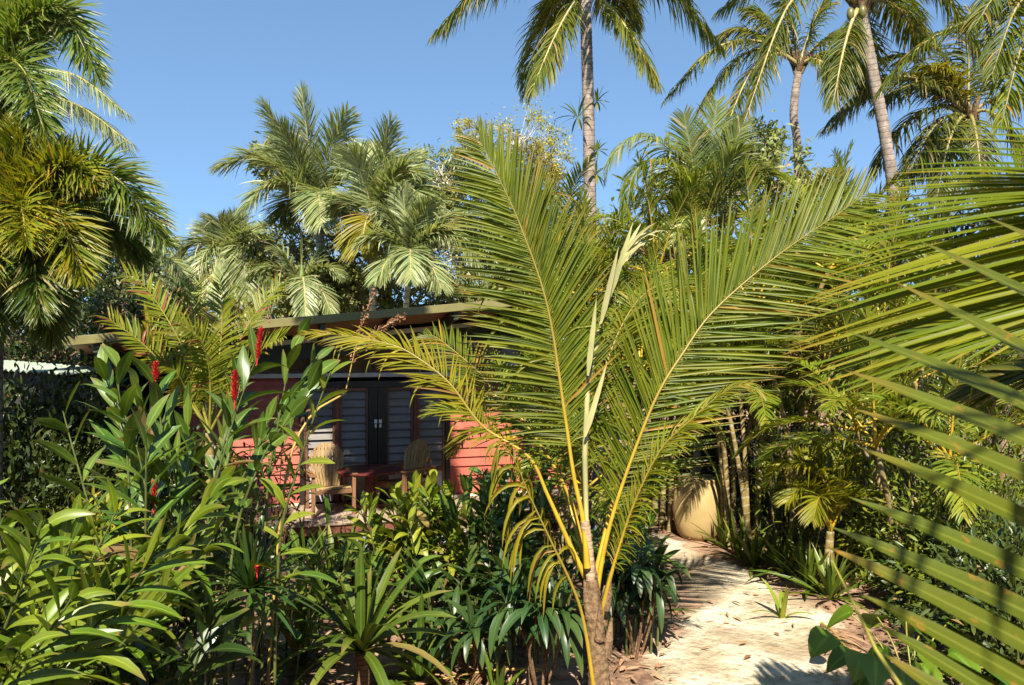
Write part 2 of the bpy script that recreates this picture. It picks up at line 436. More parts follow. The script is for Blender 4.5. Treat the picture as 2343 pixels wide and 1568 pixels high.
def palm(name, label, cat, trunk, r, kind, fronds, leaf='coco_tall', stalk='rachis_dark', bark='coco_bark', shaft=None, group=None, over=None, nuts=0, boot=True):
    tr = [np.asarray(p, float) for p in trunk]
    root = thing(name, label, cat, tr[0], group)
    trunk_mesh(tr, r[0], r[1]).obj('trunk', M[bark], root)
    top = tr[-1]; ax = unit(tr[-1] - tr[-2])
    if shaft:
        h, mt = shaft
        m = MB(); P = catmull([top - ax * .05, top + ax * h * .5, top + ax * h], 12)
        tube(m, P, r[1] * np.interp(np.linspace(0, 1, 12), [0, .15, .6, 1], [1.1, 1.25, 1.0, .5]), 12)
        m.obj('crownshaft', M[mt], root)
    elif boot:
        m = MB()
        for i in range(9):
            az = i * 2.4; dd = np.array([math.cos(az), math.sin(az), 0.])
            b = top - ax * random.uniform(.0, .22) + dd * r[1] * .7
            tube(m, [b, b + dd * .10 + ax * .22, b + dd * .22 + ax * .42], [r[1] * .55, r[1] * .42, r[1] * .2], 6)
        m.obj('leaf_base', M['fibre'], root)
    if nuts:
        for i in range(nuts):
            m = MB(); az = random.uniform(0, 6.28); c = top + np.array([math.cos(az) * .32, math.sin(az) * .32, random.uniform(-.35, .0)])
            P = [c + np.array([0, 0, z]) for z in np.linspace(-.13, .13, 7)]
            tube(m, P, .075 * np.sqrt(np.clip(1 - np.linspace(-1, 1, 7) ** 2, .02, 1)), 8)
            m.obj('coconut', M['nut'], root)
    for fr in fronds:
        kw = dict(SP[kind]); kw.update(over or {})
        lm, sm = leaf, stalk
        if isinstance(fr, dict):
            fr = dict(fr); pts = fr.pop('pts'); lm = fr.pop('mat', leaf); sm = fr.pop('stalk', stalk); lab = fr.pop('label', None); kw.update(fr)
        else: pts, lab = fr, None
        m = MB(); frond(m, pts, **kw)
        o = m.obj('frond', [M[lm], M[sm]], root)
        if lab: o['label'] = lab
    return root

# ------------------------------------------------------------------ broad trees and shrubs
def tree(name, label, cat, trunk, r, blobs, L=.14, W=.06, leaves=40, leaf='tree', bark='tree_bark', ncl=26, spread=.2, cols=2, nseg=2, droop=.4, group=None, limb=.09, leaf2=None):
    tr = [np.asarray(p, float) for p in trunk]
    root = thing(name, label, cat, tr[0], group)
    mt = MB(); P = catmull(tr, 24)
    tube(mt, P, r * np.interp(np.linspace(0, 1, 24), [0, .08, 1], [1.4, 1, .45]), 10)
    mc = MB()
    for (c, rad) in blobs:
        c = np.asarray(c, float); rad = np.broadcast_to(np.asarray(rad, float), (3,))
        k = np.argmin(np.abs(P[:, 2] - (c[2] - rad[2] * 1.4))); b = P[max(6, min(k, 23))]
        mid = (b + c) / 2 + np.array([random.uniform(-.3, .3), random.uniform(-.3, .3), -.25 * rad[2]])
        lp = catmull([b, mid, c], 12)
        tube(mt, lp, limb * np.linspace(1, .35, 12), 7)
        dirs = unit(rv(ncl)); rr = np.random.uniform(.35, 1., ncl) ** .6
        cc = c + dirs * rr[:, None] * rad
        for q in cc:
            s = lp[random.randint(5, 11)]
            tube(mt, catmull([s, (s + q) / 2 + rv(1, .12 * rad.mean())[0], q], 6), limb * .28 * np.linspace(1, .3, 6), 5)
        k = ncl * leaves
        base = np.repeat(cc, leaves, 0) + rv(k) * (spread * rad) * np.random.uniform(.3, 1.3, (k, 1))
        outw = unit(base - c) * .6 + rv(k, .6); outw[:, 2] -= .15
        nr = rv(k, .55) + np.array([0, -.15, .8])
        rn = np.clip(np.repeat(np.random.rand(ncl), leaves) * .6 + np.random.rand(k) * .45, 0, 1)
        strips(mc, base, outw, nr, L * np.random.uniform(.6, 1.25, k), W * np.random.uniform(.7, 1.2, k), OVAL, nseg, droop, .2, rn, 0, cols)
    mt.obj('trunk', M[bark], root)
    mc.obj('crown', M[leaf], root)
    return root

def shrub(name, label, cat, base, rad, h, L=.12, W=.045, ncl=60, leaves=26, leaf='shrub', prof=OVAL, group=None, low=.12, droop=.5, stem='stem', cols=3, nseg=3, spread=.10, up=.35):
    base = np.asarray(base, float)
    root = thing(name, label, cat, base, group)
    ms, mc = MB(), MB()
    d = unit(rv(ncl)); rr = np.random.uniform(.45, 1., ncl) ** .5
    cc = d * rr[:, None]; cc[:, 2] = np.abs(cc[:, 2]) * (1 - low) + low * np.random.rand(ncl)
    cc = base + cc * np.array([rad[0], rad[1], h])
    for q in cc:
        s = base + np.array([random.uniform(-.2, .2) * rad[0], random.uniform(-.2, .2) * rad[1], -.03])
        tube(ms, catmull([s, s * .6 + q * .4 + np.array([0, 0, .25 * (q[2] - base[2])]), q], 7), .016 * np.linspace(1, .3, 7), 5)
    k = ncl * leaves
    ctr = base + np.array([0, 0, h * .35])
    b = np.repeat(cc, leaves, 0) + rv(k) * spread * np.array([rad[0] + .2, rad[1] + .2, h * .8]) * np.random.uniform(.3, 1.4, (k, 1))
    b[:, 2] = np.maximum(b[:, 2], base[2] + .04)
    o = unit(b - ctr) * .7 + rv(k, .55); o[:, 2] += up
    nr = rv(k, .5) + np.array([0, -.2, .8])
    rn = np.clip(np.repeat(np.random.rand(ncl), leaves) * .5 + np.random.rand(k) * .55, 0, 1)
    strips(mc, b, o, nr, L * np.random.uniform(.6, 1.25, k), W * np.random.uniform(.7, 1.2, k), prof, nseg, droop, .25, rn, 0, cols)
    ms.obj('stem', M[stem], root); mc.obj('foliage', M[leaf], root)
    return root

# ------------------------------------------------------------------ gingers: canes with two ranks of leaves
def cane(ms, ml, pts, L=.4, W=.085, gap=.075, f0=.42, rad=.011, plane=None, a=(58, 30), droop=.7, topset=True, jit=.25, nseg=6):
    P = catmull(pts, 30); s = np.linspace(0, 1, 30)
    tube(ms, P, rad * np.interp(s, [0, .6, 1], [1.2, .9, .4]), 6)
    Lt = np.linalg.norm(np.diff(P, axis=0), axis=1).sum(); T = unit(np.gradient(P, axis=0))
    k = max(4, int(Lt * (1 - f0) / gap)); u = np.linspace(f0, .985, k)
    if plane is None:
        az = random.uniform(0, PI); plane = np.array([math.cos(az), math.sin(az), 0])
    sg = np.where(np.arange(k) % 2 == 0, 1., -1.)
    p = np.stack([np.interp(u, s, P[:, j]) for j in range(3)], 1); t = np.stack([np.interp(u, s, T[:, j]) for j in range(3)], 1)
    pl = np.asarray(plane, float)[None] + rv(k, jit); Sd = unit(pl - (pl * t).sum(1)[:, None] * t) * sg[:, None]
    q = (u - f0) / (1 - f0); al = np.radians(a[0] + (a[1] - a[0]) * q + np.random.normal(0, 8, k))[:, None]
    d = np.cos(al) * t + np.sin(al) * Sd
    nr = np.cos(al) * Sd * -1 + np.sin(al) * t + rv(k, .22)
    strips(ml, p, d, nr, L * np.interp(q, [0, .2, .7, 1], [.65, 1, 1, .6]) * np.random.uniform(.85, 1.12, k), W * np.random.uniform(.85, 1.15, k),
           LANCE, nseg, droop * np.random.uniform(.5, 1.5, k), np.random.uniform(.12, .4, k), None, q, 3, 0, np.random.normal(0, .3, k))

def spike(c, h=.16, r=.024, ax=(0, 0, 1)):
    m = MB(); ax = unit(np.asarray(ax, float)); k = int(h / .0035)
    th = np.arange(k) * 2.4; q = np.arange(k) / k
    A = unit(np.cross(ax, [.3, 1, .2])); B = np.cross(ax, A)
    rad = np.cos(th)[:, None] * A + np.sin(th)[:, None] * B
    b = np.asarray(c) + ax * (q * h)[:, None] + rad * .004
    strips(m, b, rad * .8 + ax * .8, ax - rad * .5, r * 1.55 * np.interp(q, [0, .15, .7, 1], [.7, 1, .9, .4]), r * .75, OVAL, 3, -.6, .5, None, 0, 3)
    tube(m, [np.asarray(c) - ax * .06, np.asarray(c) + ax * h], [.006, .003], 5)
    return m

def clump(name, label, cat, base, n, h, spread, L=.4, W=.085, leaf='ginger', lean=.35, group=None, stem='stem', canes=(), gap=.085, droop=.7, f0=.42, dirbias=(0, 0), hv=.25, parts=True, rad=.011):
    base = np.asarray(base, float)
    root = thing(name, label, cat, base, group)
    allc = [list(c) for c in canes]
    for i in range(n):
        az = i * 2.4 + random.uniform(-.4, .4); rr = spread * math.sqrt((i + .5) / max(1, n))
        b = base + np.array([math.cos(az) * rr, math.sin(az) * rr, -.03])
        hh = h * random.uniform(1 - hv, 1 + hv * .4)
        ld = np.array([math.cos(az), math.sin(az), 0]) * lean * random.uniform(.4, 1.2) * hh + np.array([dirbias[0], dirbias[1], 0]) * hh
        allc.append([b, b + ld * .25 + np.array([0, 0, hh * .55]), b + ld + np.array([0, 0, hh])])
    for c in allc:
        ms, ml = MB(), MB()
        cane(ms, ml, c, L, W, gap, f0, rad, None, droop=droop)
        o = ms.obj('cane', M[stem], root); ml.obj('leaves', M[leaf], o)
    return root

def rosette(ml, c, n, L, W, els=(85, 5), droop=.9, nseg=7, prof=STRAP, az0=0., Lv=.2, fold=.3, r=.02):
    i = np.arange(n); q = i / max(1, n - 1)
    az = az0 + i * 2.39996 + np.random.normal(0, .15, n)
    el = np.radians(els[0] + (els[1] - els[0]) * q + np.random.normal(0, 6, n))
    rd = np.stack([np.cos(az), np.sin(az), 0 * az], 1)
    d = rd * np.cos(el)[:, None] + np.array([0, 0, 1]) * np.sin(el)[:, None]
    nr = -rd * np.sin(el)[:, None] + np.array([0, 0, 1]) * np.cos(el)[:, None] + rv(n, .1)
    strips(ml, np.asarray(c) + rd * r, d, nr, L * np.random.uniform(1 - Lv, 1 + Lv, n), W * np.random.uniform(.85, 1.15, n), prof, nseg,
           droop * np.random.uniform(.6, 1.5, n) * (1.1 - .4 * np.sin(el)), fold, None, q, 3, 0, np.random.normal(0, .25, n))

def strap(name, label, cat, base, n, L, W, leaf='strap', els=(85, 10), droop=.9, group=None, stalk=.0, bark='brown_bark', top=None, r=.02, prof=STRAP, az0=0., fold=.3):
    base = np.asarray(base, float)
    root = thing(name, label, cat, base, group)
    c = base if top is None else np.asarray(top, float)
    if top is not None:
        trunk_mesh([base, (base + c) / 2 + np.array([.02, 0, 0]), c], r, r * .9, .035, 1.3, .08, 9).obj('stem', M[bark], root)
    ml = MB(); rosette(ml, c, n, L, W, els, droop, az0=az0, prof=prof, fold=fold, r=r * .6)
    ml.obj('leaves', M[leaf], root)
    return root

def px_pts(l, d0, d1=None):
    d1 = d0 if d1 is None else d1
    n = len(l)
    return [at(x, y, d0 + (d1 - d0) * i / (n - 1)) for i, (x, y) in enumerate(l)]
ROOF_L, ROOF_R = .9, -4.  # edge of the unseen verandah roof, set for where its shade falls
# ------------------------------------------------------------------ world, sun, camera
random.seed(7); np.random.seed(7)
SUN_EL, SUN_AZ = 46.5, -3.        # azimuth: degrees to the left of straight behind the camera
w = bpy.data.worlds.new('World'); S.world = w; w.use_nodes = True
bg = w.node_tree.nodes['Background']
sky = w.node_tree.nodes.new('ShaderNodeTexSky'); sky.sky_type = 'NISHITA'; sky.sun_disc = False
sky.sun_elevation = math.radians(SUN_EL)
sd = np.array([math.sin(math.radians(SUN_AZ)) * math.cos(math.radians(SUN_EL)), -math.cos(math.radians(SUN_AZ)) * math.cos(math.radians(SUN_EL)), math.sin(math.radians(SUN_EL))])
sky.sun_rotation = math.atan2(sd[0], sd[1])
sky.air_density = .9; sky.dust_density = .0; sky.ozone_density = 2.4; sky.altitude = 0
tc = w.node_tree.nodes.new('ShaderNodeTexCoord'); va = w.node_tree.nodes.new('ShaderNodeVectorMath'); va.operation = 'ADD'; va.inputs[1].default_value = (0, 0, .24)
vn_ = w.node_tree.nodes.new('ShaderNodeVectorMath'); vn_.operation = 'NORMALIZE'
w.node_tree.links.new(tc.outputs['Generated'], va.inputs[0]); w.node_tree.links.new(va.outputs[0], vn_.inputs[0]); w.node_tree.links.new(vn_.outputs[0], sky.inputs[0])
bg.inputs['Strength'].default_value = SKY_STR
wb = w.node_tree.nodes.new('ShaderNodeVectorMath'); wb.operation = 'MULTIPLY'; wb.inputs[1].default_value = (.98, 1.06, 1.0)
w.node_tree.links.new(sky.outputs[0], wb.inputs[0]); w.node_tree.links.new(wb.outputs[0], bg.inputs[0])
ld = bpy.data.lights.new('sun', 'SUN'); ld.energy = SUN_STR; ld.angle = math.radians(.5); ld.color = (1, .935, .80)
lo = bpy.data.objects.new('sun', ld); COL.objects.link(lo)
lo.rotation_euler = Vector(sd).to_track_quat('Z', 'Y').to_euler(); lo.location = (-3, -8, 14)
cd = bpy.data.cameras.new('camera'); cam = bpy.data.objects.new('camera', cd); COL.objects.link(cam)
cd.sensor_width = 36; cd.lens = 36 * F / 2343; cd.clip_end = 600; cd.clip_start = .05
cam.location = (0, 0, EYE); cam.rotation_euler = (PI / 2, 0, 0)
cd.dof.use_dof = True; cd.dof.focus_distance = 7.5; cd.dof.aperture_fstop = 6.5
S.camera = cam
S.view_settings.view_transform = 'Standard'; S.view_settings.look = 'None'; S.view_settings.exposure = EXPO
S.cycles.use_denoising = True; S.cycles.max_bounces = 7; S.cycles.diffuse_bounces = 3; S.cycles.glossy_bounces = 2
S.cycles.transmission_bounces = 4; S.cycles.caustics_reflective = False; S.cycles.caustics_refractive = False

# ------------------------------------------------------------------ ground and path
def ground():
    gx = np.sign(np.linspace(-1, 1, 181)) * np.abs(np.linspace(-1, 1, 181)) ** 2.4 * 130 + 1.
    gy = np.concatenate([np.linspace(-14, 2, 12), np.linspace(2.3, 20, 110), 20 + np.linspace(.2, 1, 30) ** 2.2 * 230])
    X, Y = np.meshgrid(gx, gy, indexing='ij')
    Z = gh(X, Y)
    V = np.stack([X, Y, Z], -1); a = np.zeros(V.shape[:2] + (4,))
    i = np.arange(X.size).reshape(X.shape)
    f = np.stack([i[:-1, :-1], i[1:, :-1], i[1:, 1:], i[:-1, 1:]], -1)
    m, nt = mat('soil')
    n1 = noise(nt, 1.1, 5.); n2 = noise(nt, 9., 5.); n3 = noise(nt, 45., 3.)
    c = mixc(nt, rng(nt, n2, .35, .65), (.10, .055, .034), (.24, .145, .09))
    c = mixc(nt, rng(nt, n1, .46, .62), c, (.36, .23, .145))
    c = mixc(nt, rng(nt, n3, .62, .70, 0, .6), c, (.06, .03, .018))
    hb = mth(nt, 'ADD', mth(nt, 'MULTIPLY', n2, .7), mth(nt, 'MULTIPLY', n3, .3))
    out(nt, pbr(nt, c, .9, .2, hb, .8, .05).outputs[0])
    b = MB(); b.add(V.reshape(-1, 3), f, a.reshape(-1, 4)); structure(b.obj('ground', m), 'brown leafy soil under the tropical garden')
ground()

def path():
    cl = np.array([(1.2, -6), (1.35, 3.), (1.7, 5.2), (1.95, 6.6), (2.35, 7.6), (2.72, 8.7), (2.72, 9.8), (2.35, 10.9), (1.9, 12.2), (1.6, 14.)])
    wd = np.array([1.0, 1.0, .98, .90, .90, .80, .52, .40, .38, .4])
    P = catmull(np.c_[cl, np.zeros(len(cl))], 150)
    ww = np.interp(P[:, 1], cl[:, 1], wd)
    T = unit(np.gradient(P, axis=0)); Sd = np.stack([T[:, 1], -T[:, 0], 0 * T[:, 0]], 1)
    k = 25; q = np.linspace(-1, 1, k)
    s = P[:, 1]
    jl = .10 * np.sin(s * 5.1) + .07 * np.sin(s * 11.3 + 1) + .04 * np.sin(s * 23.)
    jr = .10 * np.sin(s * 4.3 + 2) + .07 * np.sin(s * 12.7) + .04 * np.sin(s * 27.)
    off = q[None] * ww[:, None] + np.where(q[None] < 0, jl[:, None], jr[:, None]) * np.abs(q[None])
    V = P[:, None] + Sd[:, None] * off[..., None]
    V[..., 2] = gh(V[..., 0], V[..., 1]) + .02 * (1 - q[None] ** 6) - .004
    a = np.zeros(V.shape[:2] + (4,)); a[..., 0] = np.abs(q)[None]
    i = np.arange(150 * k).reshape(150, k)
    f = np.stack([i[:-1, :-1], i[:-1, 1:], i[1:, 1:], i[1:, :-1]], -1)
    m, nt = mat('sand')
    t, r, ac, L = attr(nt)
    n1 = noise(nt, 1.5, 5.); n2 = noise(nt, 14., 5.); n3 = noise(nt, 70., 3.)
    c = mixc(nt, rng(nt, n1, .35, .65), (.31, .235, .145), (.56, .48, .345))
    c = mixc(nt, rng(nt, n2, .56, .68, 0, .55), c, (.20, .125, .07))
    c = mixc(nt, rng(nt, mth(nt, 'ADD', t, mth(nt, 'MULTIPLY', n2, .5)), .95, 1.32), c, (.24, .145, .09))
    c = mixc(nt, rng(nt, n3, .66, .72, 0, .5), c, (.22, .13, .08))
    n4 = noise(nt, 5.5, 2.)
    hb = mth(nt, 'ADD', mth(nt, 'MULTIPLY', n2, .6), mth(nt, 'ADD', mth(nt, 'MULTIPLY', n3, .25), mth(nt, 'MULTIPLY', n4, 1.2)))
    out(nt, pbr(nt, c, .95, .15, hb, .8, .07).outputs[0])
    b = MB(); b.add(V.reshape(-1, 3), f, a.reshape(-1, 4)); structure(b.obj('path', m), 'pale sandy path winding between the plants')
path()

# ------------------------------------------------------------------ cabin
H = dict(
 red=plain('red_weatherboard', (.37, .088, .056), .55, .35, .18, 3., .1, (.25, .06, .042)),
 olive=plain('olive_fascia', (.15, .13, .045), .5, .35, .15, 3.),
 soffit=plain('brown_soffit', (.27, .17, .10), .7, .2, .2, 3.),
 beam=plain('dark_green_beam', (.035, .045, .030), .5, .4, .2, 4.),
 dark=plain('black_frame', (.018, .014, .012), .35, .5, .2, 5.),
 white=plain('white_paint', (.72, .70, .64), .5, .4, .08, 4.),
 grey=plain('grey_flashing', (.42, .40, .36), .5, .4, .12, 4.),
 brown=woodmat('red_brown_timber', (.12, .045, .028), (.21, .085, .05), .45, 2),
 deck=woodmat('deck_boards', (.30, .21, .15), (.44, .33, .24), .7, 1),
 decklit=woodmat('painted_sunlit_deck', (.52, .43, .30), (.66, .56, .42), .6, 0),
 pier=plain('grey_blue_pier', (.22, .25, .30), .6, .3, .2, 5.),
 panel=plain('grey_door_panel', (.36, .34, .34), .55, .35, .15, 5.),
 void=plain('painted_dim_interior', (.012, .011, .010), .8, .1, .2, 2.),
 metal=plain('bright_latch', (.75, .72, .62), .25, .7, .05, 9.),
 roof=plain('olive_roof_sheet', (.25, .24, .15), .45, .4, .15, 2.),
)
gm, gnt = mat('louvre_glass')
_n = noise(gnt, 1.6, 3.)
_c = mixc(gnt, rng(gnt, _n, .3, .7), (.14, .125, .115), (.20, .178, .16))
out(gnt, pbr(gnt, _c, .5, .2).outputs[0])
wm, wnt = mat('dark_window_glass')
_n = noise(wnt, 2.6, 2.)
out(wnt, pbr(wnt, mixc(wnt, rng(wnt, _n, .35, .65), (.055, .025, .014), (.13, .06, .03)), .12, .6).outputs[0])

house = thing('cabin', 'red weatherboard cabin with a sloping olive roof, louvred doors and a timber deck', 'cabin', (-4.63, 12.1, .41), None, math.atan2(.2808, .9597))
def zw(u): return 2.447 + .1 * u
def zf(u): return 2.676 + .098 * u
def boards(m, u0, u1, z0, z1, step=.155):
    z = z0
    while z < z1 - .02:
        t = min(z + step, z1)
        r = random.random()
        m.hexa([(u0, -.045, z), (u1, -.045, z), (u1, .04, z), (u0, .04, z), (u0, -.012, t + .012), (u1, -.012, t + .012), (u1, .04, t + .012), (u0, .04, t + .012)], 0, r)
        z = t
def hb(name, mt, boxes, parent=None, bevel=.004):
    m = MB()
    for b in boxes: m.box(*b)
    return m.obj(name, mt, parent or house, bevel)
for (a, b) in ((-.45, 1.28), (3.72, 6.3)):
    m = MB(); boards(m, a, b, -.12, 2.02); m.obj('wall', H['red'], house)
# near-black block keeps the cabin solid; the room's dimness is its colour
hb('dark_room_block', H['void'], [((-1.7, .30, -.3), (6.2, 4.5, 2.2))], None, 0)
hb('side_wall', H['red'], [((6.2, .05, -.12), (6.28, 4.6, 2.6))], None, 0)
# corner posts, door surround
hb('post', H['dark'], [((-.56, -.06, -.3), (-.46, .06, 2.36))]); hb('post', H['dark'], [((5.02, -.10, -.0), (5.14, -.047, 2.62))])
hb('door_frame', H['dark'], [((1.283, -.075, 0), (1.36, .1, 1.965)), ((3.64, -.075, 0), (3.717, .1, 1.965)), ((1.362, -.073, 1.86), (3.638, .1, 1.963))])
hb('flashing', H['grey'], [((-.3, -.17, 2.03), (3.9, -.048, 2.10))])
# louvred door leaves
bays = ((1.37, 1.83), (1.905, 2.36), (2.66, 3.10), (3.175, 3.63))
for (a, b) in bays:
    fr = hb('louvre_frame', H['brown'], [((a, -.055, .02), (a + .035, .02, 1.855)), ((b - .035, -.055, .02), (b, .02, 1.855)), ((a + .037, -.053, .44), (b - .037, .02, .50)), ((a + .037, -.053, 1.80), (b - .037, .02, 1.853))])
    m = MB(); z = .51; n = 10; st = (1.80 - z) / n
    for k in range(n):
        z0 = z + k * st
        m.hexa([(a + .037, -.040, z0), (b - .037, -.040, z0), (b - .037, -.034, z0), (a + .037, -.034, z0), (a + .037, .012, z0 + st * .99), (b - .037, .012, z0 + st * .99), (b - .037, .018, z0 + st * .99), (a + .037, .018, z0 + st * .99)], 0)
    m.obj('louvre_blades', gm, fr)
    hb('door_panel', H['panel'], [((a + .037, -.03, .025), (b - .037, .0, .437))], fr, 0)
hb('mullion', H['brown'], [((1.833, -.07, .0), (1.902, .03, 1.857))]); hb('mullion', H['brown'], [((3.103, -.07, .0), (3.172, .03, 1.857))])
for a, la in ((2.363, 2.455), (2.512, 2.53)):
    st = hb('door_stile', H['dark'], [((a, -.078, .0), (a + .145, .03, 1.857))])
    hb('latch', H['metal'], [((la, -.10, 1.27), (la + .045, -.079, 1.33)), ((la + .008, -.10, 1.20), (la + .037, -.079, 1.255))], st, .003)
# clerestory above the doors
for i in range(6):
    a = -.4 + i * .92
    z1 = zw(a) - .20
    f = hb('clerestory_frame', H['brown'], [((a, -.03, 2.105), (a + .05, .03, z1)), ((a + .052, -.028, 2.105), (a + .918, .03, 2.14))])
    hb('pane', wm, [((a + .052, -.005, 2.142), (a + .918, .005, z1 + .02))], f, 0)
def slope(m, u0, u1, z0, z1, y0, y1, h0, h1):
    m.hexa([(u0, y0, z0 - h0), (u1, y0, z1 - h0), (u1, y1, z1 - h0), (u0, y1, z0 - h0), (u0, y0, z0 + h1), (u1, y0, z1 + h1), (u1, y1, z1 + h1), (u0, y1, z0 + h1)])
m = MB(); slope(m, -.6, 6.3, zw(-.6), zw(6.3), -.06, .05, .26, -.002); m.obj('wall_beam', H['beam'], house, .005)
m = MB(); slope(m, -.65, 4.86, zw(-.65), zw(4.86), -.11, .05, 0, .075); m.obj('wall_plate', H['white'], house, .004)
m = MB()   # sloping soffit and roof: rises to the front and to the right
def roofhex(m, u0, u1, v0, v1, dz0, dz1):
    def z(u, v): return zw(u) + .085 + (zf(u) - zw(u) - .03) * v / 1.5
    m.hexa([(u0, -v0, z(u0, v0) + dz0), (u1, -v0, z(u1, v0) + dz0), (u1, -v1, z(u1, v1) + dz0), (u0, -v1, z(u0, v1) + dz0)][::-1] +
           [(u0, -v0, z(u0, v0) + dz1), (u1, -v0, z(u1, v0) + dz1), (u1, -v1, z(u1, v1) + dz1), (u0, -v1, z(u0, v1) + dz1)][::-1])
roofhex(m, -1.8, 6.5, -4.8, 1.46, .07, .10); ro = m.obj('roof', H['roof'], house)
m = MB(); roofhex(m, -1.78, 6.48, .06, 1.455, .045, .066); m.obj('soffit', H['soffit'], house)
m = MB(); roofhex(m, -1.8, 6.5, 1.46, 1.49, -.015, .102); m.obj('fascia', H['olive'], ro, .004)
for u in np.arange(-1.4, 6.4, .98):
    m = MB(); roofhex(m, u, u + .07, .112, 1.40, -.13, .043); m.obj('rafter', H['beam'], house, .004)
# deck
m = MB()
for i in range(70):
    a = -1.4 + i * .105
    m.box((a, -1.5, -.03), (a + .099, -.055, 0.))
dk = m.obj('deck', H['deck'], house)
for (a, b) in ((-.4, 1.27), (3.73, 6.)): hb('lit_deck_strip', H['decklit'], [((a, -.16, .004), (b, -.05, .03))], dk)  # pale strips stand in for sunlight on the deck along the wall
hb('bearer', H['brown'], [((-1.4, -1.47, -.17), (5.95, -1.42, -.032))], dk)
for u in (-1.1, .25, 1.55, 2.05, 3.3, 4.7, 5.8):
    hb('pier', H['pier'], [((u, -1.40, -.55), (u + .18, -1.2, -.032))])
hb('light_switch', H['white'], [((1.07, -.062, 1.20), (1.16, -.046, 1.33))], None, .003)

def hw(u, v, z):    # cabin coordinates to the garden
    c, s = .9597, .2808
    return np.array([-4.63 + u * c + v * s, 12.1 + u * s - v * c, .41 + z])

# ------------------------------------------------------------------ deck furniture
CH = dict(teak=woodmat('weathered_teak', (.25, .155, .06), (.38, .25, .105), .6, 2, 4.), teakred=woodmat('red_teak', (.16, .075, .035), (.26, .13, .06), .55, 2, 4.), tab=woodmat('oiled_red_table', (.085, .014, .012), (.15, .03, .02), .35, 0, 4.))
def chair(label, pos, rz):
    t = thing('deck_chair', label, 'chair', pos, 'fan-backed timber chairs on the deck', rz)
    # local: seat faces -y
    m = MB()
    for i in range(7):
        y = -.30 + i * .085; z = .40 - (i * .085) * .16
        m.box((-.26, y, z), (.26, y + .075, z + .022))
    m.obj('seat', CH['teak'], t, .004)
    m = MB(); n = 9; H_ = .66
    def wid(s): return float(np.interp(s, [0, .2, .42, .52, .66], [.175, .235, .275, .272, .25]))
    def topz(q): return H_ - .30 * (1 - math.sqrt(max(0., 1 - .93 * q * q)))
    for i in range(n):
        qa, qb = (2 * i / n - 1) + .022, (2 * (i + 1) / n - 1) - .022
        ta, tb = topz(qa), topz(qb); ks = 7
        def pt(q, t, s, dy): return (q * wid(s), .24 + s * .24 + dy + .05 * q * q * -1, .36 + s)
        for k in range(ks):
            s0a, s1a = ta * k / ks, ta * (k + 1) / ks; s0b, s1b = tb * k / ks, tb * (k + 1) / ks
            m.hexa([pt(qa, 0, s0a, 0), pt(qb, 0, s0b, 0), pt(qb, 0, s0b, .018), pt(qa, 0, s0a, .018), pt(qa, 0, s1a, 0), pt(qb, 0, s1b, 0), pt(qb, 0, s1b, .018), pt(qa, 0, s1a, .018)], 0, (i * 37 % 10) / 10)
    bk = m.obj('backrest', CH['teak'], t)
    m = MB(); m.box((-.27, .345, .66), (.27, .37, .72)); m.box((-.24, .28, .42), (.24, .30, .48)); m.obj('back_rail', CH['teakred'], bk, .004)
    for s in (-1, 1):
        m = MB(); m.box((s * .31 - .045, -.36, .60), (s * .31 + .045, .36, .625)); m.obj('armrest', CH['teakred'], t, .006)
        m = MB(); m.box((s * .30 - .025, -.33, 0), (s * .30 + .025, -.27, .598)); m.obj('leg', CH['teakred'], t, .004)
        m = MB(); m.hexa([(s*.29-.022,.36,0),(s*.29+.022,.36,0),(s*.29+.022,.42,0),(s*.29-.022,.42,0),(s*.29-.022,.22,.598),(s*.29+.022,.22,.598),(s*.29+.022,.28,.598),(s*.29-.022,.28,.598)]); m.obj('leg', CH['teakred'], t, .004)
        m = MB(); m.box((s * .272 - .012, -.268, .33), (s * .272 + .012, .26, .39)); m.obj('side_rail', CH['teakred'], t, .003)
    m = MB(); m.box((-.272, -.325, .33), (.272, -.30, .395)); m.obj('front_rail', CH['teakred'], t, .003)
    return t
pc = hw(1.72, .72, 0); chair('fan-backed timber chair on the deck, its whole rounded back seen from the front', pc, .28 + .12)
pc = hw(2.86, .60, 0); chair('fan-backed timber chair turned side-on to the red table, near the door latch side', pc, -.62)
tp = hw(2.32, .62, 0)
t = thing('round_table', 'low round dark red slatted table between two timber chairs on the deck', 'table', tp, None, .28)
m = MB(); R0 = .50
for i in range(10):
    y0 = -R0 + i * .1 + .003; y1 = y0 + .094
    def hx(y): return math.sqrt(max(R0 * R0 - y * y, .004))
    a, b = hx(y0 if y0 < 0 else y0), hx(y1)
    m.hexa([(-a, y0, .585), (a, y0, .585), (b, y1, .585), (-b, y1, .585), (-a, y0, .612), (a, y0, .612), (b, y1, .612), (-b, y1, .612)])
m.obj('tabletop', CH['tab'], t, .003)
m = MB(); m.box((-.40, -.03, .51), (.40, .03, .583)); m.box((-.03, -.40, .505), (.03, -.032, .581)); m.box((-.03, .032, .505), (.03, .40, .581)); m.obj('apron', CH['tab'], t, .004)
m = MB(); m.box((-.055, -.055, .06), (.055, .055, .503)); m.obj('pedestal', CH['tab'], t, .006)
m = MB(); m.box((-.32, -.035, 0), (.32, .035, .058)); m.box((-.035, -.32, .0), (.035, -.037, .056)); m.box((-.035, .037, .0), (.035, .32, .056)); m.obj('foot', CH['tab'], t, .006)

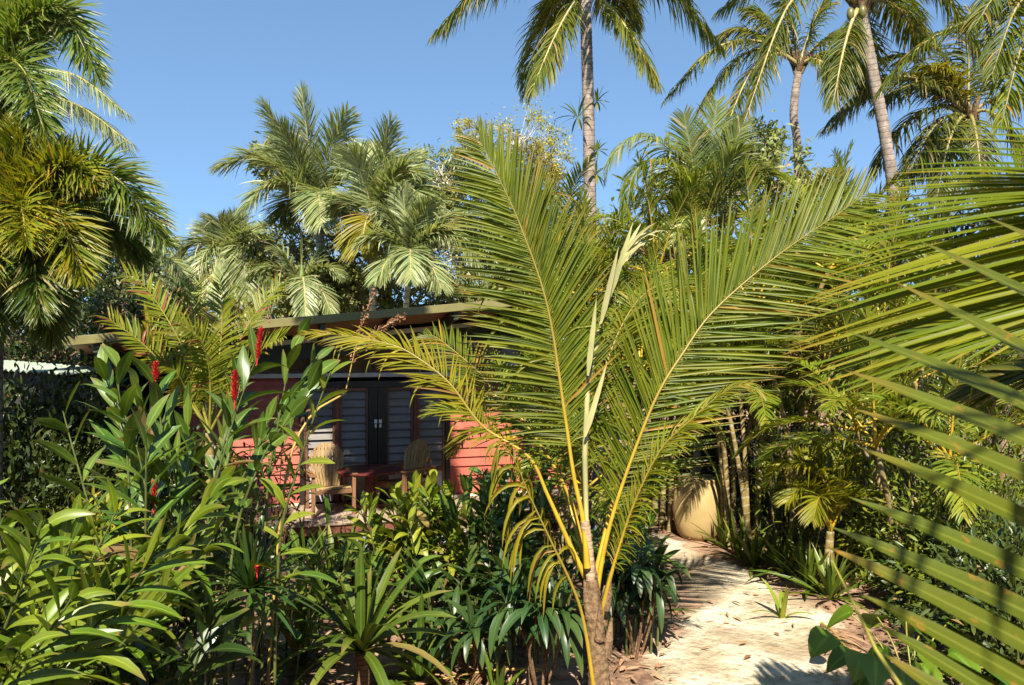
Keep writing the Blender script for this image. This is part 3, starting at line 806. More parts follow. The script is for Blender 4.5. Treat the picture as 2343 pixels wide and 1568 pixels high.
# ------------------------------------------------------------------ the raised verandah the picture is taken from; unseen roof added for shade
t = thing('verandah', 'raised timber verandah from which the garden is seen, with an unseen roof added for shade', 'verandah', (-1, -1.5, 0))
m = MB()
for i in range(60):
    m.box((-6 + i * .2, -4, 1.30), (-6 + i * .2 + .19, .35, 1.335))
m.obj('floor', H['deck'], t)
m = MB(); m.hexa([(-7, -4.5, 5.9), (7, -4.5, 5.9), (7, ROOF_R, 4.95), (-7, ROOF_L, 4.95), (-7, -4.5, 5.95), (7, -4.5, 5.95), (7, ROOF_R, 5.0), (-7, ROOF_L, 5.0)]); m.obj('roof', H['roof'], t)  # unseen roof, its front edge skewed to shape the shade
for x in (-5.8, -2.6, 3.2, 5.8):
    m = MB(); m.box((x, .1, 0), (x + .12, .22, 1.298)); m.box((x + .003, .103, 1.337), (x + .117, .217, 4.9)); m.obj('post', H['brown'], t)
m = MB(); m.box((-6, -4.2, .0), (6.2, -4.02, 5.7)); m.obj('wall', H['red'], t)

# ------------------------------------------------------------------ big pot beside the path
pp = gpt(1597, 12.0)
t = thing('plant_pot', 'large rounded cream clay pot standing at the end of the sandy path', 'pot', pp)
prof = [(.20, 0), (.255, .015), (.315, .10), (.365, .26), (.392, .45), (.39, .58), (.368, .72), (.33, .83), (.305, .875), (.312, .90), (.325, .925), (.318, .94), (.29, .935), (.28, .90), (.28, .80)]
m = MB(); tube(m, [pp + np.array([0, 0, z - .01]) for r, z in prof], [r for r, z in prof], 40)
m.obj('body', plain('cream_clay', (.35, .25, .105), .75, .25, .12, 2.5, .2, (.30, .19, .09)), t)
m = MB(); tube(m, [pp + np.array([0, 0, z]) for z in (.80, .815)], [.279, .001], 24); m.obj('soil', plain('potting_soil', (.05, .03, .02), .95, .1, .4, 20.), t)

# ------------------------------------------------------------------ neighbouring shed roof
b0 = at(-60, 846, 10.)
t = thing('garden_shed', 'shed with a pale green corrugated roof showing above the dark hedge', 'shed', (b0[0], 10.6, 0))
m = MB(); xs = np.linspace(-8.4, -5.72, 130); ys = np.linspace(9.9, 11.0, 4)
X, Y = np.meshgrid(xs, ys, indexing='ij'); Z = 2.66 - .075 * (X + 6.5) + (Y - 9.9) * .03 + .016 * np.sin(X * 2 * PI / .076)
i = np.arange(X.size).reshape(X.shape); f = np.stack([i[:-1, :-1], i[1:, :-1], i[1:, 1:], i[:-1, 1:]], -1)
m.add(np.stack([X, Y, Z], -1).reshape(-1, 3), f); m.add(np.stack([X, Y, Z - .012], -1).reshape(-1, 3), f)
m.obj('roof', plain('pale_green_iron', (.34, .40, .31), .45, .4, .15, 2., .1, (.30, .27, .18)), t)
m = MB(); m.box((-8.3, 10.1, 0), (-5.9, 10.9, 2.6)); m.obj('wall', plain('shed_wall', (.03, .03, .025), .7, .2, .2, 3.), t)
random.seed(11); np.random.seed(11)
A = at
FACE = (0, -1, .15)
# ------------------------------------------------------------------ the young coconut palm in the middle
base = gpt(1376, 6.2)
root = thing('young_coconut_palm', 'young coconut palm with yellow leaf stalks rising from one short trunk beside the sandy path', 'palm', base)
p0 = A(1365, 1480, 6.2); p1 = A(1352, 1325, 6.2)
m = MB(); P = catmull([base - [0, 0, .05], A(1374, 1600, 6.2), p0, p1], 60)
tube(m, P, np.interp(np.linspace(0, 1, 60), [0, .3, .6, 1], [.11, .088, .076, .055]) * (1 + .04 * np.sin(np.arange(60) * 1.9)), 14)
m.obj('trunk', M['fibre'], root)
m = MB(); P = catmull([A(1352, 1335, 6.2), A(1347, 1260, 6.2), A(1338, 1192, 6.2)], 40)
tube(m, P, .037 * (1 + .10 * (np.arange(40) % 5 == 0)), 12, cap=True); m.obj('cut_stalk', M['stub'], root)
m = MB()
for k in range(7):
    az = k * 2.4; dd = np.array([math.cos(az), math.sin(az) , 0])
    b = A(1368, 1500 - k * 22, 6.2) + dd * .06
    tube(m, [b, b + dd * .03 + [0, 0, .14], b + dd * .05 + [0, 0, .30]], [.05, .035, .01], 6)
m.obj('leaf_base', M['fibre'], root)
def mf(pts, mat_='coco', stalk='petiole', label=None, **kw):
    m = MB(); k = dict(SP['coco']); k.update(r0=.021, w=.036, nseg=6, leaf=.78, n=78, bnoise=4); k.update(kw)
    frond(m, pts, **k)
    o = m.obj('frond', [M[mat_], M[stalk]], root)
    if label: o['label'] = label
    return o
mf(px_pts([(1344, 1300), (1334, 1190), (1313, 1089), (1291, 940), (1253, 703), (1192, 520), (1140, 405), (1098, 322)], 6.15, 6.5), u0=.27, up=FACE, aL=(78, 38), aR=(52, 20), droop=.22, leaf=.82, n=124, w=.037, beta=6, noise=2.5, label='tall upright frond')
mf(px_pts([(1366, 1490), (1366, 1360), (1404, 1172), (1495, 924), (1567, 802), (1631, 714), (1745, 612), (1835, 545), (1905, 498), (1985, 440)], 6.2, 6.9), u0=.24, up=FACE, aL=(50, 26), aR=(62, 40), droop=.08, leaf=1.0, n=138, w=.037, beta=8, noise=2.5, label='long frond leaning over the path')
mf(mat_='coco_gold', pts=px_pts([(1366, 1530), (1380, 1390), (1418, 1250), (1457, 1139), (1512, 1029), (1573, 968), (1650, 902), (1705, 880), (1745, 900)], 6.2, 5.75), u0=.30, up=(-.25, -.3, 1), aL=(60, 25), droop=.8, leaf=.34, n=96, w=.022, beta=0, noise=7, label='arching frond with a drooping tip')
mf(px_pts([(1372, 1680), (1357, 1563), (1335, 1420), (1308, 1338), (1258, 1233), (1209, 1128), (1181, 1061), (1150, 1015), (1135, 1030)], 6.18, 5.85), mat_='coco_yellow', u0=.50, up=(.2, -.6, .7), aL=(80, 40), droop=4.5, leaf=.58, n=30, w=.042, noise=24, beta=-30, bnoise=20, miss=.25, label='bent frond with hanging yellow leaflets')
mf(px_pts([(1345, 1330), (1308, 1255), (1253, 1133), (1209, 1045), (1104, 975), (1029, 878), (954, 818), (898, 790), (793, 768), (700, 762)], 6.3, 6.7), mat_='coco_yellow', u0=.36, up=(-.1, -.45, 1), aL=(62, 22), droop=.30, leaf=.46, n=84, w=.026, noise=8, beta=0, label='low yellowing frond reaching across the cabin doors')
mf(px_pts([(1350, 1330), (1300, 1130), (1197, 963), (1148, 925), (1104, 861), (1051, 813), (990, 768), (955, 775)], 6.5, 7.4), u0=.34, up=(.35, -.75, .6), aL=(68, 34), droop=.5, leaf=.50, n=70, w=.028, noise=4, beta=10)
mf(px_pts([(1358, 1330), (1420, 1080), (1480, 900), (1545, 810), (1610, 775), (1660, 790)], 6.6, 7.8), u0=.32, up=(-.3, -.6, .8), aL=(62, 28), droop=1.0, leaf=.6, n=48, noise=8)
mf(px_pts([(1352, 1330), (1335, 1050), (1385, 840), (1450, 700), (1530, 640), (1600, 650)], 6.6, 8.2), u0=.3, up=(-.5, -.5, .7), aL=(64, 28), droop=.7, leaf=.7, n=50, noise=7)
mf(px_pts([(1350, 1330), (1300, 1150), (1240, 1010), (1180, 930), (1120, 900), (1080, 930)], 6.5, 8.4), u0=.3, up=(.2, -.4, .9), aL=(64, 28), droop=.9, leaf=.6, n=46, noise=8)
m = MB(); tube(m, px_pts([(1342, 1200), (1338, 1040), (1345, 880), (1375, 740), (1412, 620), (1445, 560)], 6.25, 6.4), [.020, .023, .025, .021, .014, .007], 8)
pp_ = px_pts([(1412, 620), (1440, 560), (1472, 518)], 6.38)
q = np.linspace(0, 1, 12)[:, None]; b = pp_[0] * (1 - q) + pp_[1] * q
strips(m, b, unit(pp_[2] - pp_[0]) + rv(12, .12) + np.array([.12, 0, 0]), FACE, np.random.uniform(.22, .36, 12), .03, PALM, 5, np.random.uniform(.3, 1.6, 12), .3)
strips(m, np.array(px_pts([(1338, 1000), (1345, 860), (1375, 740), (1395, 680)], 6.2)), unit(A(1412, 620, 6.3) - A(1345, 880, 6.3)) + rv(4, .05), FACE, .62, .05, PALM, 5, 0., .3)
m.obj('spear_leaf', M['spear'], root)

# ------------------------------------------------------------------ fronds of the near palm beside the viewer
root = thing('coconut_palm', 'very near coconut palm reaching in with broad olive leaflets over the right bank', 'palm', (2.9, 1.2, 0))
trunk_mesh([(2.9, 1.2, -.05), (2.8, 1.25, 1.2), (2.6, 1.3, 2.2)], .13, .11).obj('trunk', M['coco_bark'], root)
tipL = [((2040, 655), (2500, 905), 1.55), ((2092, 560), (2560, 800), 1.6), ((1932, 772), (2500, 1010), 1.5), ((1925, 790+70), (2500, 1090), 1.45), ((1948, 1003-55), (2480, 1160), 1.42), ((1958, 1035), (2480, 1270), 1.4), ((1935, 1150), (2480, 1385), 1.38),
        ((1890, 1218), (2480, 1480), 1.36), ((1878, 1262), (2480, 1560), 1.34), ((1958, 1368), (2460, 1640), 1.33), ((2000, 1436), (2420, 1700), 1.32), ((2010, 1500), (2330, 1720), 1.31), ((2250, 505), (2640, 700), 1.65)]
m = MB()
tube(m, px_pts([(2800, 1900), (2680, 1500), (2620, 1100), (2600, 760), (2560, 560)], 1.45, 1.7), [.02, .018, .015, .011, .007], 8, 1)
for (tp_, bs, d_) in tipL:
    b = A(*bs, d_); e = A(*tp_, d_ + .12); L_ = np.linalg.norm(e - b); dd = unit(e - b)
    strips(m, b - dd * .12, dd + np.array([0, 0, .10]), (.18, -.75, .75), L_ + .12, .058, ([0, .1, .3, .6, .85, 1], [.8, .95, 1, .8, .42, .02]), 12, .16, .18, np.random.uniform(.1, .6), .5)
o = m.obj('frond', [M['blade'], M['petiole']], root)
for (e1, e2, e3) in (((2.2, .7, 3.6), (1.3, .1, 4.5), (.1, -.5, 4.4)), ((2.7, .5, 3.7), (2.9, -.4, 4.5), (2.7, -1.6, 4.3)), ((3.0, .9, 3.7), (3.7, .3, 4.5), (4.5, -.3, 4.3))):  # unseen upper fronds, added to dapple the near leaflets with shade
    m = MB(); k2 = dict(SP['coco']); k2.update(r0=.022, w=.030, n=44, leaf=.7, droop=.6); frond(m, [(2.62, 1.25, 2.3), e1, e2, e3], **k2); m.obj('frond', [M['coco'], M['petiole']], root)
m = MB()
tube(m, px_pts([(1904, 1283), (1959, 1393), (2004, 1487), (2059, 1568), (2110, 1660)], 1.4, 1.3), [.0012, .0025, .0035, .004, .005], 6)
m.obj('leaflet_rib', M['petiole_green'], root)
kw = dict(SP['coco']); kw.update(r0=.016, w=.036, nseg=8, n=70, leaf=.82, fold=.4, bnoise=4)
m = MB(); nn = 46; q = np.linspace(0, 1, nn)
tx = np.interp(q, [0, .12, .25, .38, .55, .72, .86, 1], [2187, 2080, 1996, 1911, 1861, 1805, 1800, 1890]) + np.random.normal(0, 18, nn)
ty = np.interp(q, [0, .12, .25, .38, .55, .72, .86, 1], [290, 386, 451, 540, 672, 775, 850, 905]) + np.random.normal(0, 5, nn)
ey = np.interp(q, [0, .12, .25, .38, .55, .72, .86, 1], [312, 398, 440, 474, 535, 620, 690, 760])
bs = []
for k in range(nn):
    k_ = (ey[k] - ty[k]) / (2343 - tx[k]); bx = 2560 + 60 * q[k]
    b_ = A(bx, ey[k] + k_ * (bx - 2343) * .8, 2.25 + .1 * q[k]); e_ = A(tx[k], ty[k], 2.75 + np.random.uniform(-.08, .12)); bs.append(b_)
    dd = unit(e_ - b_); L_ = np.linalg.norm(e_ - b_)
    strips(m, b_, dd + np.array([0, 0, .05 + .05 * (1 - q[k])]), (.1, -.7, .7 + np.random.normal(0, .15)), L_ * 1.01, .029 * np.random.uniform(.85, 1.1), PALM, 10, .10 + .12 * (1 - q[k]), .5, None, q[k])
tube(m, catmull([A(2750, 60, 2.0)] + bs[::6] + [A(2640, 900, 2.4)], 30), np.linspace(.014, .006, 30), 7, 1)
m.obj('frond', [M['coco_near'], M['petiole']], root)
m = MB(); k2 = dict(kw); k2.update(u0=.1, up=(.1, -.6, .8), aL=(52, 25), aR=(48, 30), droop=.12, beta=5, noise=2, n=76, leaf=.80)
frond(m, px_pts([(2900, 640), (2640, 650), (2400, 690), (2220, 740), (2080, 800)], 3.0, 4.0), **k2); m.obj('frond', [M['coco_near'], M['petiole']], root)
m = MB(); k2 = dict(kw); k2.update(u0=.1, up=(.1, -.6, .8), aL=(55, 25), droop=.3, beta=5, noise=4, n=66, leaf=.7)
frond(m, px_pts([(2900, 800), (2640, 790), (2420, 830), (2230, 880)], 3.2, 4.2), **k2); m.obj('frond', [M['coco_dark'], M['petiole']], root)

# ------------------------------------------------------------------ tall coconut palms
def tip(c, px, py, d, lift): return arc(c, A(px, py, d), lift)
c = A(1338, -30, 17); g = gpt(1345, 17)
fr = [tip(c, 990, 82, 16.2, .22), tip(c, 1218, 205, 16.0, .06), tip(c, 1505, 190, 16.2, .10), tip(c, 1652, 112, 16.6, .25), tip(c, 1060, -60, 18, .2), tip(c, 1600, -40, 18, .25), tip(c, 1250, 60, 19.5, .1), tip(c, 1450, 60, 19.5, .12)] + \
     autos(c, 7, 4.2, (75, 15), 1.2)
palm('coconut_palm', 'tall coconut palm with a slim pale trunk alone against the sky', 'palm', [g, A(1350, 600, 17), A(1349, 400, 17), A(1345, 200, 17), c], (.150, .120), 'coco',
     fr, 'coco_tall', 'rachis_pale', 'coco_bark', nuts=0, over=dict(droop=1.5, leaf=1.0, n=120, w=.046, nseg=5, r0=.05, beta=-5, bnoise=14, noise=8))
# small epiphytes on that trunk
for (px, py, s, lab) in ((1366, 232, .34, 'small green epiphyte at the top of the slim palm trunk'), (1322, 268, .5, 'pale green epiphyte on the shaded side of the slim palm trunk'), (1366, 345, .26, 'tiny green epiphyte halfway up the slim palm trunk'), (1364, 400, .36, 'small dark epiphyte low on the slim palm trunk')):
    b = A(px, py, 16.9); strap('epiphyte', lab, 'epiphyte', b, 16, s, .05, 'shrub', (80, -40), .7, 'epiphytes on the slim palm trunk', prof=LANCE)

c = A(1968, 12, 15); g = gpt(2060, 15)
fr = [tip(c, 1703, 278, 13.8, .35), tip(c, 1906, 238, 14.3, .12), tip(c, 1985, 228, 17.2, .10), tip(c, 2118, 118, 16.2, .2), tip(c, 2262, 158, 14.0, .4), tip(c, 1640, 30, 15.5, .25), tip(c, 2150, -30, 14, .3), tip(c, 1800, -60, 16.5, .3), tip(c, 2110, 90, 17.5, .2)] + autos(c, 6, 4.0, (78, 38), 1.0)
palm('coconut_palm', 'tall coconut palm with a curved leaning trunk, dark at the top and pale below', 'palm', [g, A(2046, 500, 15), A(2028, 330, 15), A(1998, 170, 15), c], (.125, .10), 'coco', fr, 'coco_tall', 'rachis_pale', 'coco_bark', nuts=3,
     over=dict(droop=1.4, leaf=.80, n=100, w=.040, nseg=5, r0=.05, beta=-5, bnoise=14, noise=8))
c = A(1829, 150, 18.5); g = gpt(1828, 18.5)
fr = [tip(c, 1520, 232, 17.5, .25), tip(c, 1600, 250, 18.2, .3), tip(c, 1650, 320, 17.6, .3), tip(c, 1930, 205, 17.6, .25), tip(c, 1985, 180, 18.5, .25), tip(c, 1700, 20, 19, .15), tip(c, 1780, -40, 18.5, .1), tip(c, 1900, -20, 18.5, .1), tip(c, 1630, 90, 19.5, .2), tip(c, 1990, 90, 19, .2)]
palm('coconut_palm', 'coconut palm with a straight ringed trunk standing behind the curved leaning palm', 'palm', [g, A(1826, 400, 18.5), A(1816, 260, 18.5), c], (.108, .09), 'coco', fr, 'coco_tall', 'rachis_pale', 'coco_bark', nuts=0,
     over=dict(droop=1.4, leaf=.78, n=96, w=.042, nseg=4, r0=.05, beta=-5, bnoise=14, noise=8))
c = A(2215, 265, 17.2); g = gpt(2270, 17.2)
fr = [tip(c, 1882, 300, 16.6, .28), tip(c, 1900, 215+80, 18.0, .35), tip(c, 2010, 134, 17.8, .2), tip(c, 1990, 405, 16.8, .25), tip(c, 2065, 430, 16.4, .2), tip(c, 2140, 470, 16.2, .2), tip(c, 2250, 460, 16.0, .22), tip(c, 2360, 400, 16.4, .3), tip(c, 2420, 300, 17.0, .3), tip(c, 2360, 120, 17.6, .15), tip(c, 2220, 20, 17.5, .1), tip(c, 2110, 60, 18.0, .1),
      dict(pts=tip(c, 2130, 150, 16.7, .12), mat='coco_yellow', label='golden dying frond'), tip(c, 2000, 250, 16.0, .2), tip(c, 2120, 400, 18.5, .2)]
palm('coconut_palm', 'dense dark coconut palm with one golden frond beyond the near leaflets', 'palm', [g, A(2262, 600, 17.2), A(2258, 430, 17.2), c], (.17, .14), 'coco', fr, 'coco_dark', 'rachis_dark', 'dark_bark', nuts=4,
     over=dict(droop=1.5, leaf=.85, n=80, w=.05, nseg=4, r0=.045, beta=0, bnoise=14, noise=8))
c = A(2420, 40, 10.5); g = gpt(2440, 10.5)
fr = [tip(c, 2230, 60, 9.8, .3), tip(c, 2270, 170, 9.6, .3), tip(c, 2200, -60, 10.5, .2), tip(c, 2290, 290, 9.8, .25), tip(c, 2400, 250, 9.6, .3), tip(c, 2300, -100, 10.8, .1)] + autos(c, 6, 3.0, (70, -10), 1.1)
palm('coconut_palm', 'green coconut palm whose fronds enter at the top corner above the near leaflets', 'palm', [g, A(2440, 500, 10.5), c], (.13, .11), 'coco', fr, 'coco', 'rachis_dark', 'coco_bark', over=dict(droop=1.1, leaf=.6, n=60, w=.04, r0=.04, beta=5))

c = np.array([-2.3, 5.35, 9.2])  # added palm, crown and trunk out of view, placed to shade the doors
palm('bangalow_palm', 'unseen leaning bangalow palm, added so its crown shades the cabin doors', 'palm', [(-5.0, 4.5, 0), (-4.4, 4.8, 4.), c], (.10, .08), 'alex', autos(c, 16, 1.25, (65, -15), 1.0), 'alex', 'rachis_pale', 'grey_bark', (.7, 'crownshaft_green'), over=dict(leaf=.5, n=70, w=.05, droop=.8))
# ------------------------------------------------------------------ bangalow palms behind the cabin
c = A(722, 470, 18); g = gpt(735, 18)
o_ = dict(leaf=.90, n=124, w=.040, droop=.5, nseg=4, beta=0, bnoise=12, r0=.03)
fr = [dict(pts=tip(c, 690, 205, 17.8, .02), droop=.35), dict(pts=tip(c, 602, 238, 17.4, .04), droop=.5), dict(pts=tip(c, 640, 285, 17.2, .04), droop=.5), dict(pts=tip(c, 795, 255, 17.6, .06), droop=.5), tip(c, 492, 385, 17.4, .25), tip(c, 556, 478, 16.9, .32), tip(c, 640, 500, 18.6, .3), tip(c, 810, 500, 17.2, .28), tip(c, 735, 515, 16.6, .3), tip(c, 880, 420, 18.5, .3), tip(c, 590, 370, 19.6, .25), tip(c, 840, 330, 19, .1)]
palm('bangalow_palm', 'large bangalow palm with a blue-green upright frond, tallest above the cabin roof', 'palm', [g, A(736, 650, 18), A(733, 560, 18), c], (.13, .10), 'alex', fr, 'alex', 'rachis_pale', 'grey_bark', (.9, 'crownshaft_green'), over=o_)
c = A(856, 500, 16.5); g = gpt(853, 16.5)
fr = [dict(pts=tip(c, 895, 278, 16.4, .03), droop=.6), tip(c, 800, 345, 16, .12), dict(pts=tip(c, 825, 570, 15.8, .3), mat='coco_yellow', label='yellow drooping frond'), tip(c, 960, 400, 16, .3), tip(c, 985, 470, 15.6, .3), tip(c, 920, 540, 15.6, .3), tip(c, 760, 480, 16.6, .3), tip(c, 850, 330, 17.4, .1), tip(c, 940, 350, 17.4, .15), tip(c, 1000, 545, 16.4, .3)]
palm('bangalow_palm', 'bangalow palm with a thin trunk and one yellow hanging frond', 'palm', [g, A(853, 720, 16.5), A(854, 600, 16.5), c], (.085, .07), 'alex', fr, 'alex', 'rachis_pale', 'grey_bark', (.7, 'crownshaft_green'), over=o_)
c = A(938, 600, 15.6); g = gpt(926, 15.6)
fr = [tip(c, 1060, 545, 15.2, .3), dict(pts=tip(c, 1118, 640, 15.2, .42), mat='alex', droop=2.2, label='pale shiny drooping frond'), tip(c, 920, 430, 15.4, .05), tip(c, 985, 460, 15.2, .12), tip(c, 870, 470, 15.6, .15), tip(c, 820, 560, 15.2, .3), tip(c, 860, 640, 15, .3), tip(c, 1010, 660, 15, .3), tip(c, 1080, 500, 16, .25), tip(c, 940, 640, 14.6, .35)]
palm('bangalow_palm', 'lower bangalow palm with a pale drooping frond just above the cabin roof edge', 'palm', [g, A(927, 760, 15.6), A(930, 690, 15.6), c], (.07, .055), 'alex', fr, 'alex', 'rachis_pale', 'grey_bark', (.6, 'crownshaft_green'), over=dict(o_, leaf=.62))
c = A(528, 590, 20); g = gpt(530, 20)
fr = [tip(c, 400, 590, 19.5, .3), tip(c, 430, 640, 19, .35), tip(c, 500, 505, 19.6, .1), tip(c, 545, 500, 20, .1), tip(c, 470, 530, 20.5, .2), tip(c, 610, 560, 19.4, .3), tip(c, 620, 640, 19.2, .35), tip(c, 480, 680, 18.8, .4), tip(c, 570, 690, 18.8, .4), tip(c, 590, 520, 21, .2)]
palm('bangalow_palm', 'hazy palm low against the sky between foxtail and large bangalow', 'palm', [g, A(530, 700, 20), c], (.10, .08), 'alex', fr, 'alex', 'rachis_pale', 'grey_bark', (.7, 'crownshaft_green'), over=o_)
c = A(690, 660, 17); g = gpt(688, 17)
palm('bangalow_palm', 'soft feathery young palm directly behind the burnt-tipped palm fronds', 'palm', [g, A(689, 740, 17), c], (.06, .05), 'alex', [tip(c, 560, 640, 16.6, .3), tip(c, 600, 720, 16.4, .35), tip(c, 790, 640, 16.6, .3), tip(c, 760, 720, 16.4, .3), tip(c, 700, 740, 16, .4), tip(c, 690, 540, 17, .05), tip(c, 620, 570, 17, .2), tip(c, 760, 565, 17.4, .2)], 'alex', 'rachis_pale', 'grey_bark', (.5, 'crownshaft_green'), over=dict(o_, leaf=.5))
c = A(330, 620, 16); g = gpt(330, 16)
palm('bangalow_palm', 'shaded palm with fine fronds under the lowest foxtail frond', 'palm', [g, A(330, 720, 16), c], (.07, .06), 'alex', [tip(c, 180, 600, 15.6, .3), tip(c, 220, 700, 15.4, .3), tip(c, 300, 520, 16, .06), tip(c, 400, 560, 16.4, .25), tip(c, 440, 680, 15.6, .35), tip(c, 350, 720, 15, .35), tip(c, 260, 560, 16.4, .15)], 'alex', 'rachis_dark', 'grey_bark', (.5, 'crownshaft_green'), over=dict(o_, leaf=.6))

# ------------------------------------------------------------------ coconut fronds behind the foxtail
c = A(-60, 240, 13.5); g = gpt(-70, 13.5)
palm('coconut_palm', 'coconut palm with pale bleached fronds showing behind the foxtail palms', 'palm', [g, A(-70, 500, 13.5), c], (.14, .11), 'coco', [tip(c, 292, 262, 13, .22), tip(c, 302, 330, 12.8, .14), tip(c, 300, 345, 14, .2), tip(c, -300, 300, 13, .25), tip(c, 60, 420, 12.6, .2), tip(c, 150, 60, 14, .1)], 'alex', 'rachis_pale', 'coco_bark', over=dict(droop=1.6, leaf=.75, n=80, w=.03, beta=-5))
# ------------------------------------------------------------------ foxtail palms
c = A(-40, 205, 8.8); g = gpt(-60, 8.8)
palm('foxtail_palm', 'foxtail palm with a bushy green frond arching in at the top corner', 'palm', [g, A(-60, 600, 8.8), c], (.13, .10), 'foxtail', [tip(c, 232, 190, 8.6, .62), tip(c, 110, 330, 8.0, .35), tip(c, 60, -60, 9, .1), tip(c, -200, -40, 9, .2), tip(c, 180, 60, 9.6, .3), tip(c, -250, 250, 8.6, .4), tip(c, 10, 330, 9.6, .3), tip(c, 120, 10, 8.4, .12)], 'foxtail', 'petiole_green', 'grey_bark', (.8, 'crownshaft_green'), over=dict(leaf=.52, w=.028))
c = A(35, 520, 8.2); g = gpt(-30, 8.2)
palm('foxtail_palm', 'foxtail palm with golden bushy fronds and a dark trunk at the picture edge', 'palm', [g, A(-22, 800, 8.2), A(5, 640, 8.2), c], (.14, .11), 'foxtail', [dict(pts=tip(c, 382, 560, 8.0, .40), mat='foxtail', n=320), dict(pts=tip(c, 215, 420, 7.8, .30), mat='foxtail_gold', n=300), dict(pts=tip(c, 55, 290, 8.1, .05), mat='foxtail_gold'), dict(pts=tip(c, -60, 330, 8, .1), mat='foxtail_gold'), dict(pts=tip(c, 190, 640, 7.6, .35), mat='foxtail_gold'), tip(c, 90, 720, 7.5, .30), tip(c, -130, 600, 8, .35), dict(pts=tip(c, 150, 340, 8.8, .08), mat='foxtail_gold'), dict(pts=tip(c, 60, 560, 7.4, .3), mat='foxtail_gold'), tip(c, 330, 600, 9.0, .32), tip(c, -40, 780, 7.8, .25), tip(c, 120, 780, 8.2, .3), dict(pts=tip(c, -40, 640, 7.3, .3), mat='foxtail_gold'), tip(c, 200, 560, 9.2, .2)], 'foxtail', 'petiole_green', 'dark_bark', (.5, 'crownshaft_green'), over=dict(leaf=.54, w=.028, u0=.06))

# ------------------------------------------------------------------ broad trees behind the cabin
def B(px, py, d, r, rz=None): return (A(px, py, d), np.array([r, r, rz or r]))
tree('gum_tree', 'pale limbed tree with thin yellow flowering crown behind the upright frond', 'tree', [gpt(1140, 23), A(1150, 640, 23), A(1120, 500, 23), A(1150, 400, 23)], .16,
     [B(1195, 310, 23, 1.0, .9), B(1080, 315, 23, .6, .5), B(1260, 360, 23, .8), B(1240, 420, 23.4, .9), B(1150, 400, 22.6, .8)], .10, .045, 60, 'tree_yellow', 'white_bark', 34, .18, limb=.05)
tree('gum_tree', 'loose pale green tree with white crooked limbs over the middle of the roof', 'tree', [gpt(1130, 21), A(1125, 700, 21), A(1150, 600, 21), A(1100, 470, 21), A(1080, 400, 21)], .15,
     [B(1010, 400, 21, 1.1, .8), B(1060, 480, 20.6, 1.1), B(960, 480, 21.4, 1.0), B(1130, 560, 20.6, 1.0), B(1040, 590, 20.2, 1.1), B(1180, 480, 21, .9), B(1210, 600, 20.4, 1.0), B(1290, 560, 21.5, 1.0)], .19, .06, 70, 'tree_pale', 'white_bark', 36, .18, limb=.07)
tree('fig_tree', 'dark broadleaf tree with brown leaning limbs just behind the cabin roof', 'tree', [gpt(900, 19), A(890, 700, 19), A(820, 620, 19), A(780, 560, 19)], .17,
     [B(660, 560, 19, 1.1, .8), B(770, 600, 18.6, 1.0), B(820, 660, 18.2, 1.1, .7), B(640, 380, 19.6, .7), B(940, 690, 18, 1.1, .6), B(1060, 690, 18, 1.2, .6), B(700, 680, 18.4, 1.0, .6), B(1160, 680, 18.2, 1.0, .7), B(900, 560, 19.2, 1.0)], .16, .075, 40, 'tree', 'tree_bark', 30, .18)
tree('broadleaf_tree', 'dark rounded tree crowns between the slim palm and the straight ringed trunk', 'tree', [gpt(1620, 15), A(1610, 600, 15), A(1600, 420, 15)], .16,
     [B(1720, 330, 15.4, .6), B(1680, 430, 14.6, .9), B(1790, 400, 15, .7), B(1540, 470, 14.6, .8), B(1450, 560, 14.8, .8), B(1850, 480, 14.8, .8)], .15, .07, 34, 'tree_pale', 'tree_bark', 24, .18)
tree('broadleaf_tree', 'light green tree filling the gap between the slim palm and the cabin end', 'tree', [gpt(1330, 17), A(1330, 700, 17), A(1335, 620, 17)], .13, [B(1290, 540, 17, .9), B(1380, 560, 17, .9), B(1310, 640, 16.6, 1.0), B(1420, 640, 16.6, 1.0), B(1240, 660, 16.8, .9)], .16, .065, 50, 'tree', 'tree_bark', 30, .18)
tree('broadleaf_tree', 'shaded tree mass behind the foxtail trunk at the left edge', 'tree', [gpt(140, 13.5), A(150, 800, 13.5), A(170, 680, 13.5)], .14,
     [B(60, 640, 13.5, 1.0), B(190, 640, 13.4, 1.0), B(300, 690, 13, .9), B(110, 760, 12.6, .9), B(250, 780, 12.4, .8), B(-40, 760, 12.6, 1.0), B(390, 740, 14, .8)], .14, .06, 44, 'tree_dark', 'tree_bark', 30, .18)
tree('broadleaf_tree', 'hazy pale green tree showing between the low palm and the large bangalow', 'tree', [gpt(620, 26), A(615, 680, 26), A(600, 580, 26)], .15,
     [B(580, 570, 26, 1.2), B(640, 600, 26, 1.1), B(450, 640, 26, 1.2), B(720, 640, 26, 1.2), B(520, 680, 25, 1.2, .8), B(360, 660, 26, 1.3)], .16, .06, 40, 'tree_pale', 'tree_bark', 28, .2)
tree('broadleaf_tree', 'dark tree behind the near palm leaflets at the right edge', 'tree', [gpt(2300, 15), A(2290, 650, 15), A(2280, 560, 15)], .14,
     [B(2200, 560, 15, 1.1), B(2330, 560, 15, 1.1), B(2080, 560, 15.4, .9), B(2140, 660, 14.6, 1.1), B(2330, 690, 14.4, 1.1), B(1960, 560, 15, .8)], .16, .07, 40, 'tree_dark', 'tree_bark', 28, .18)
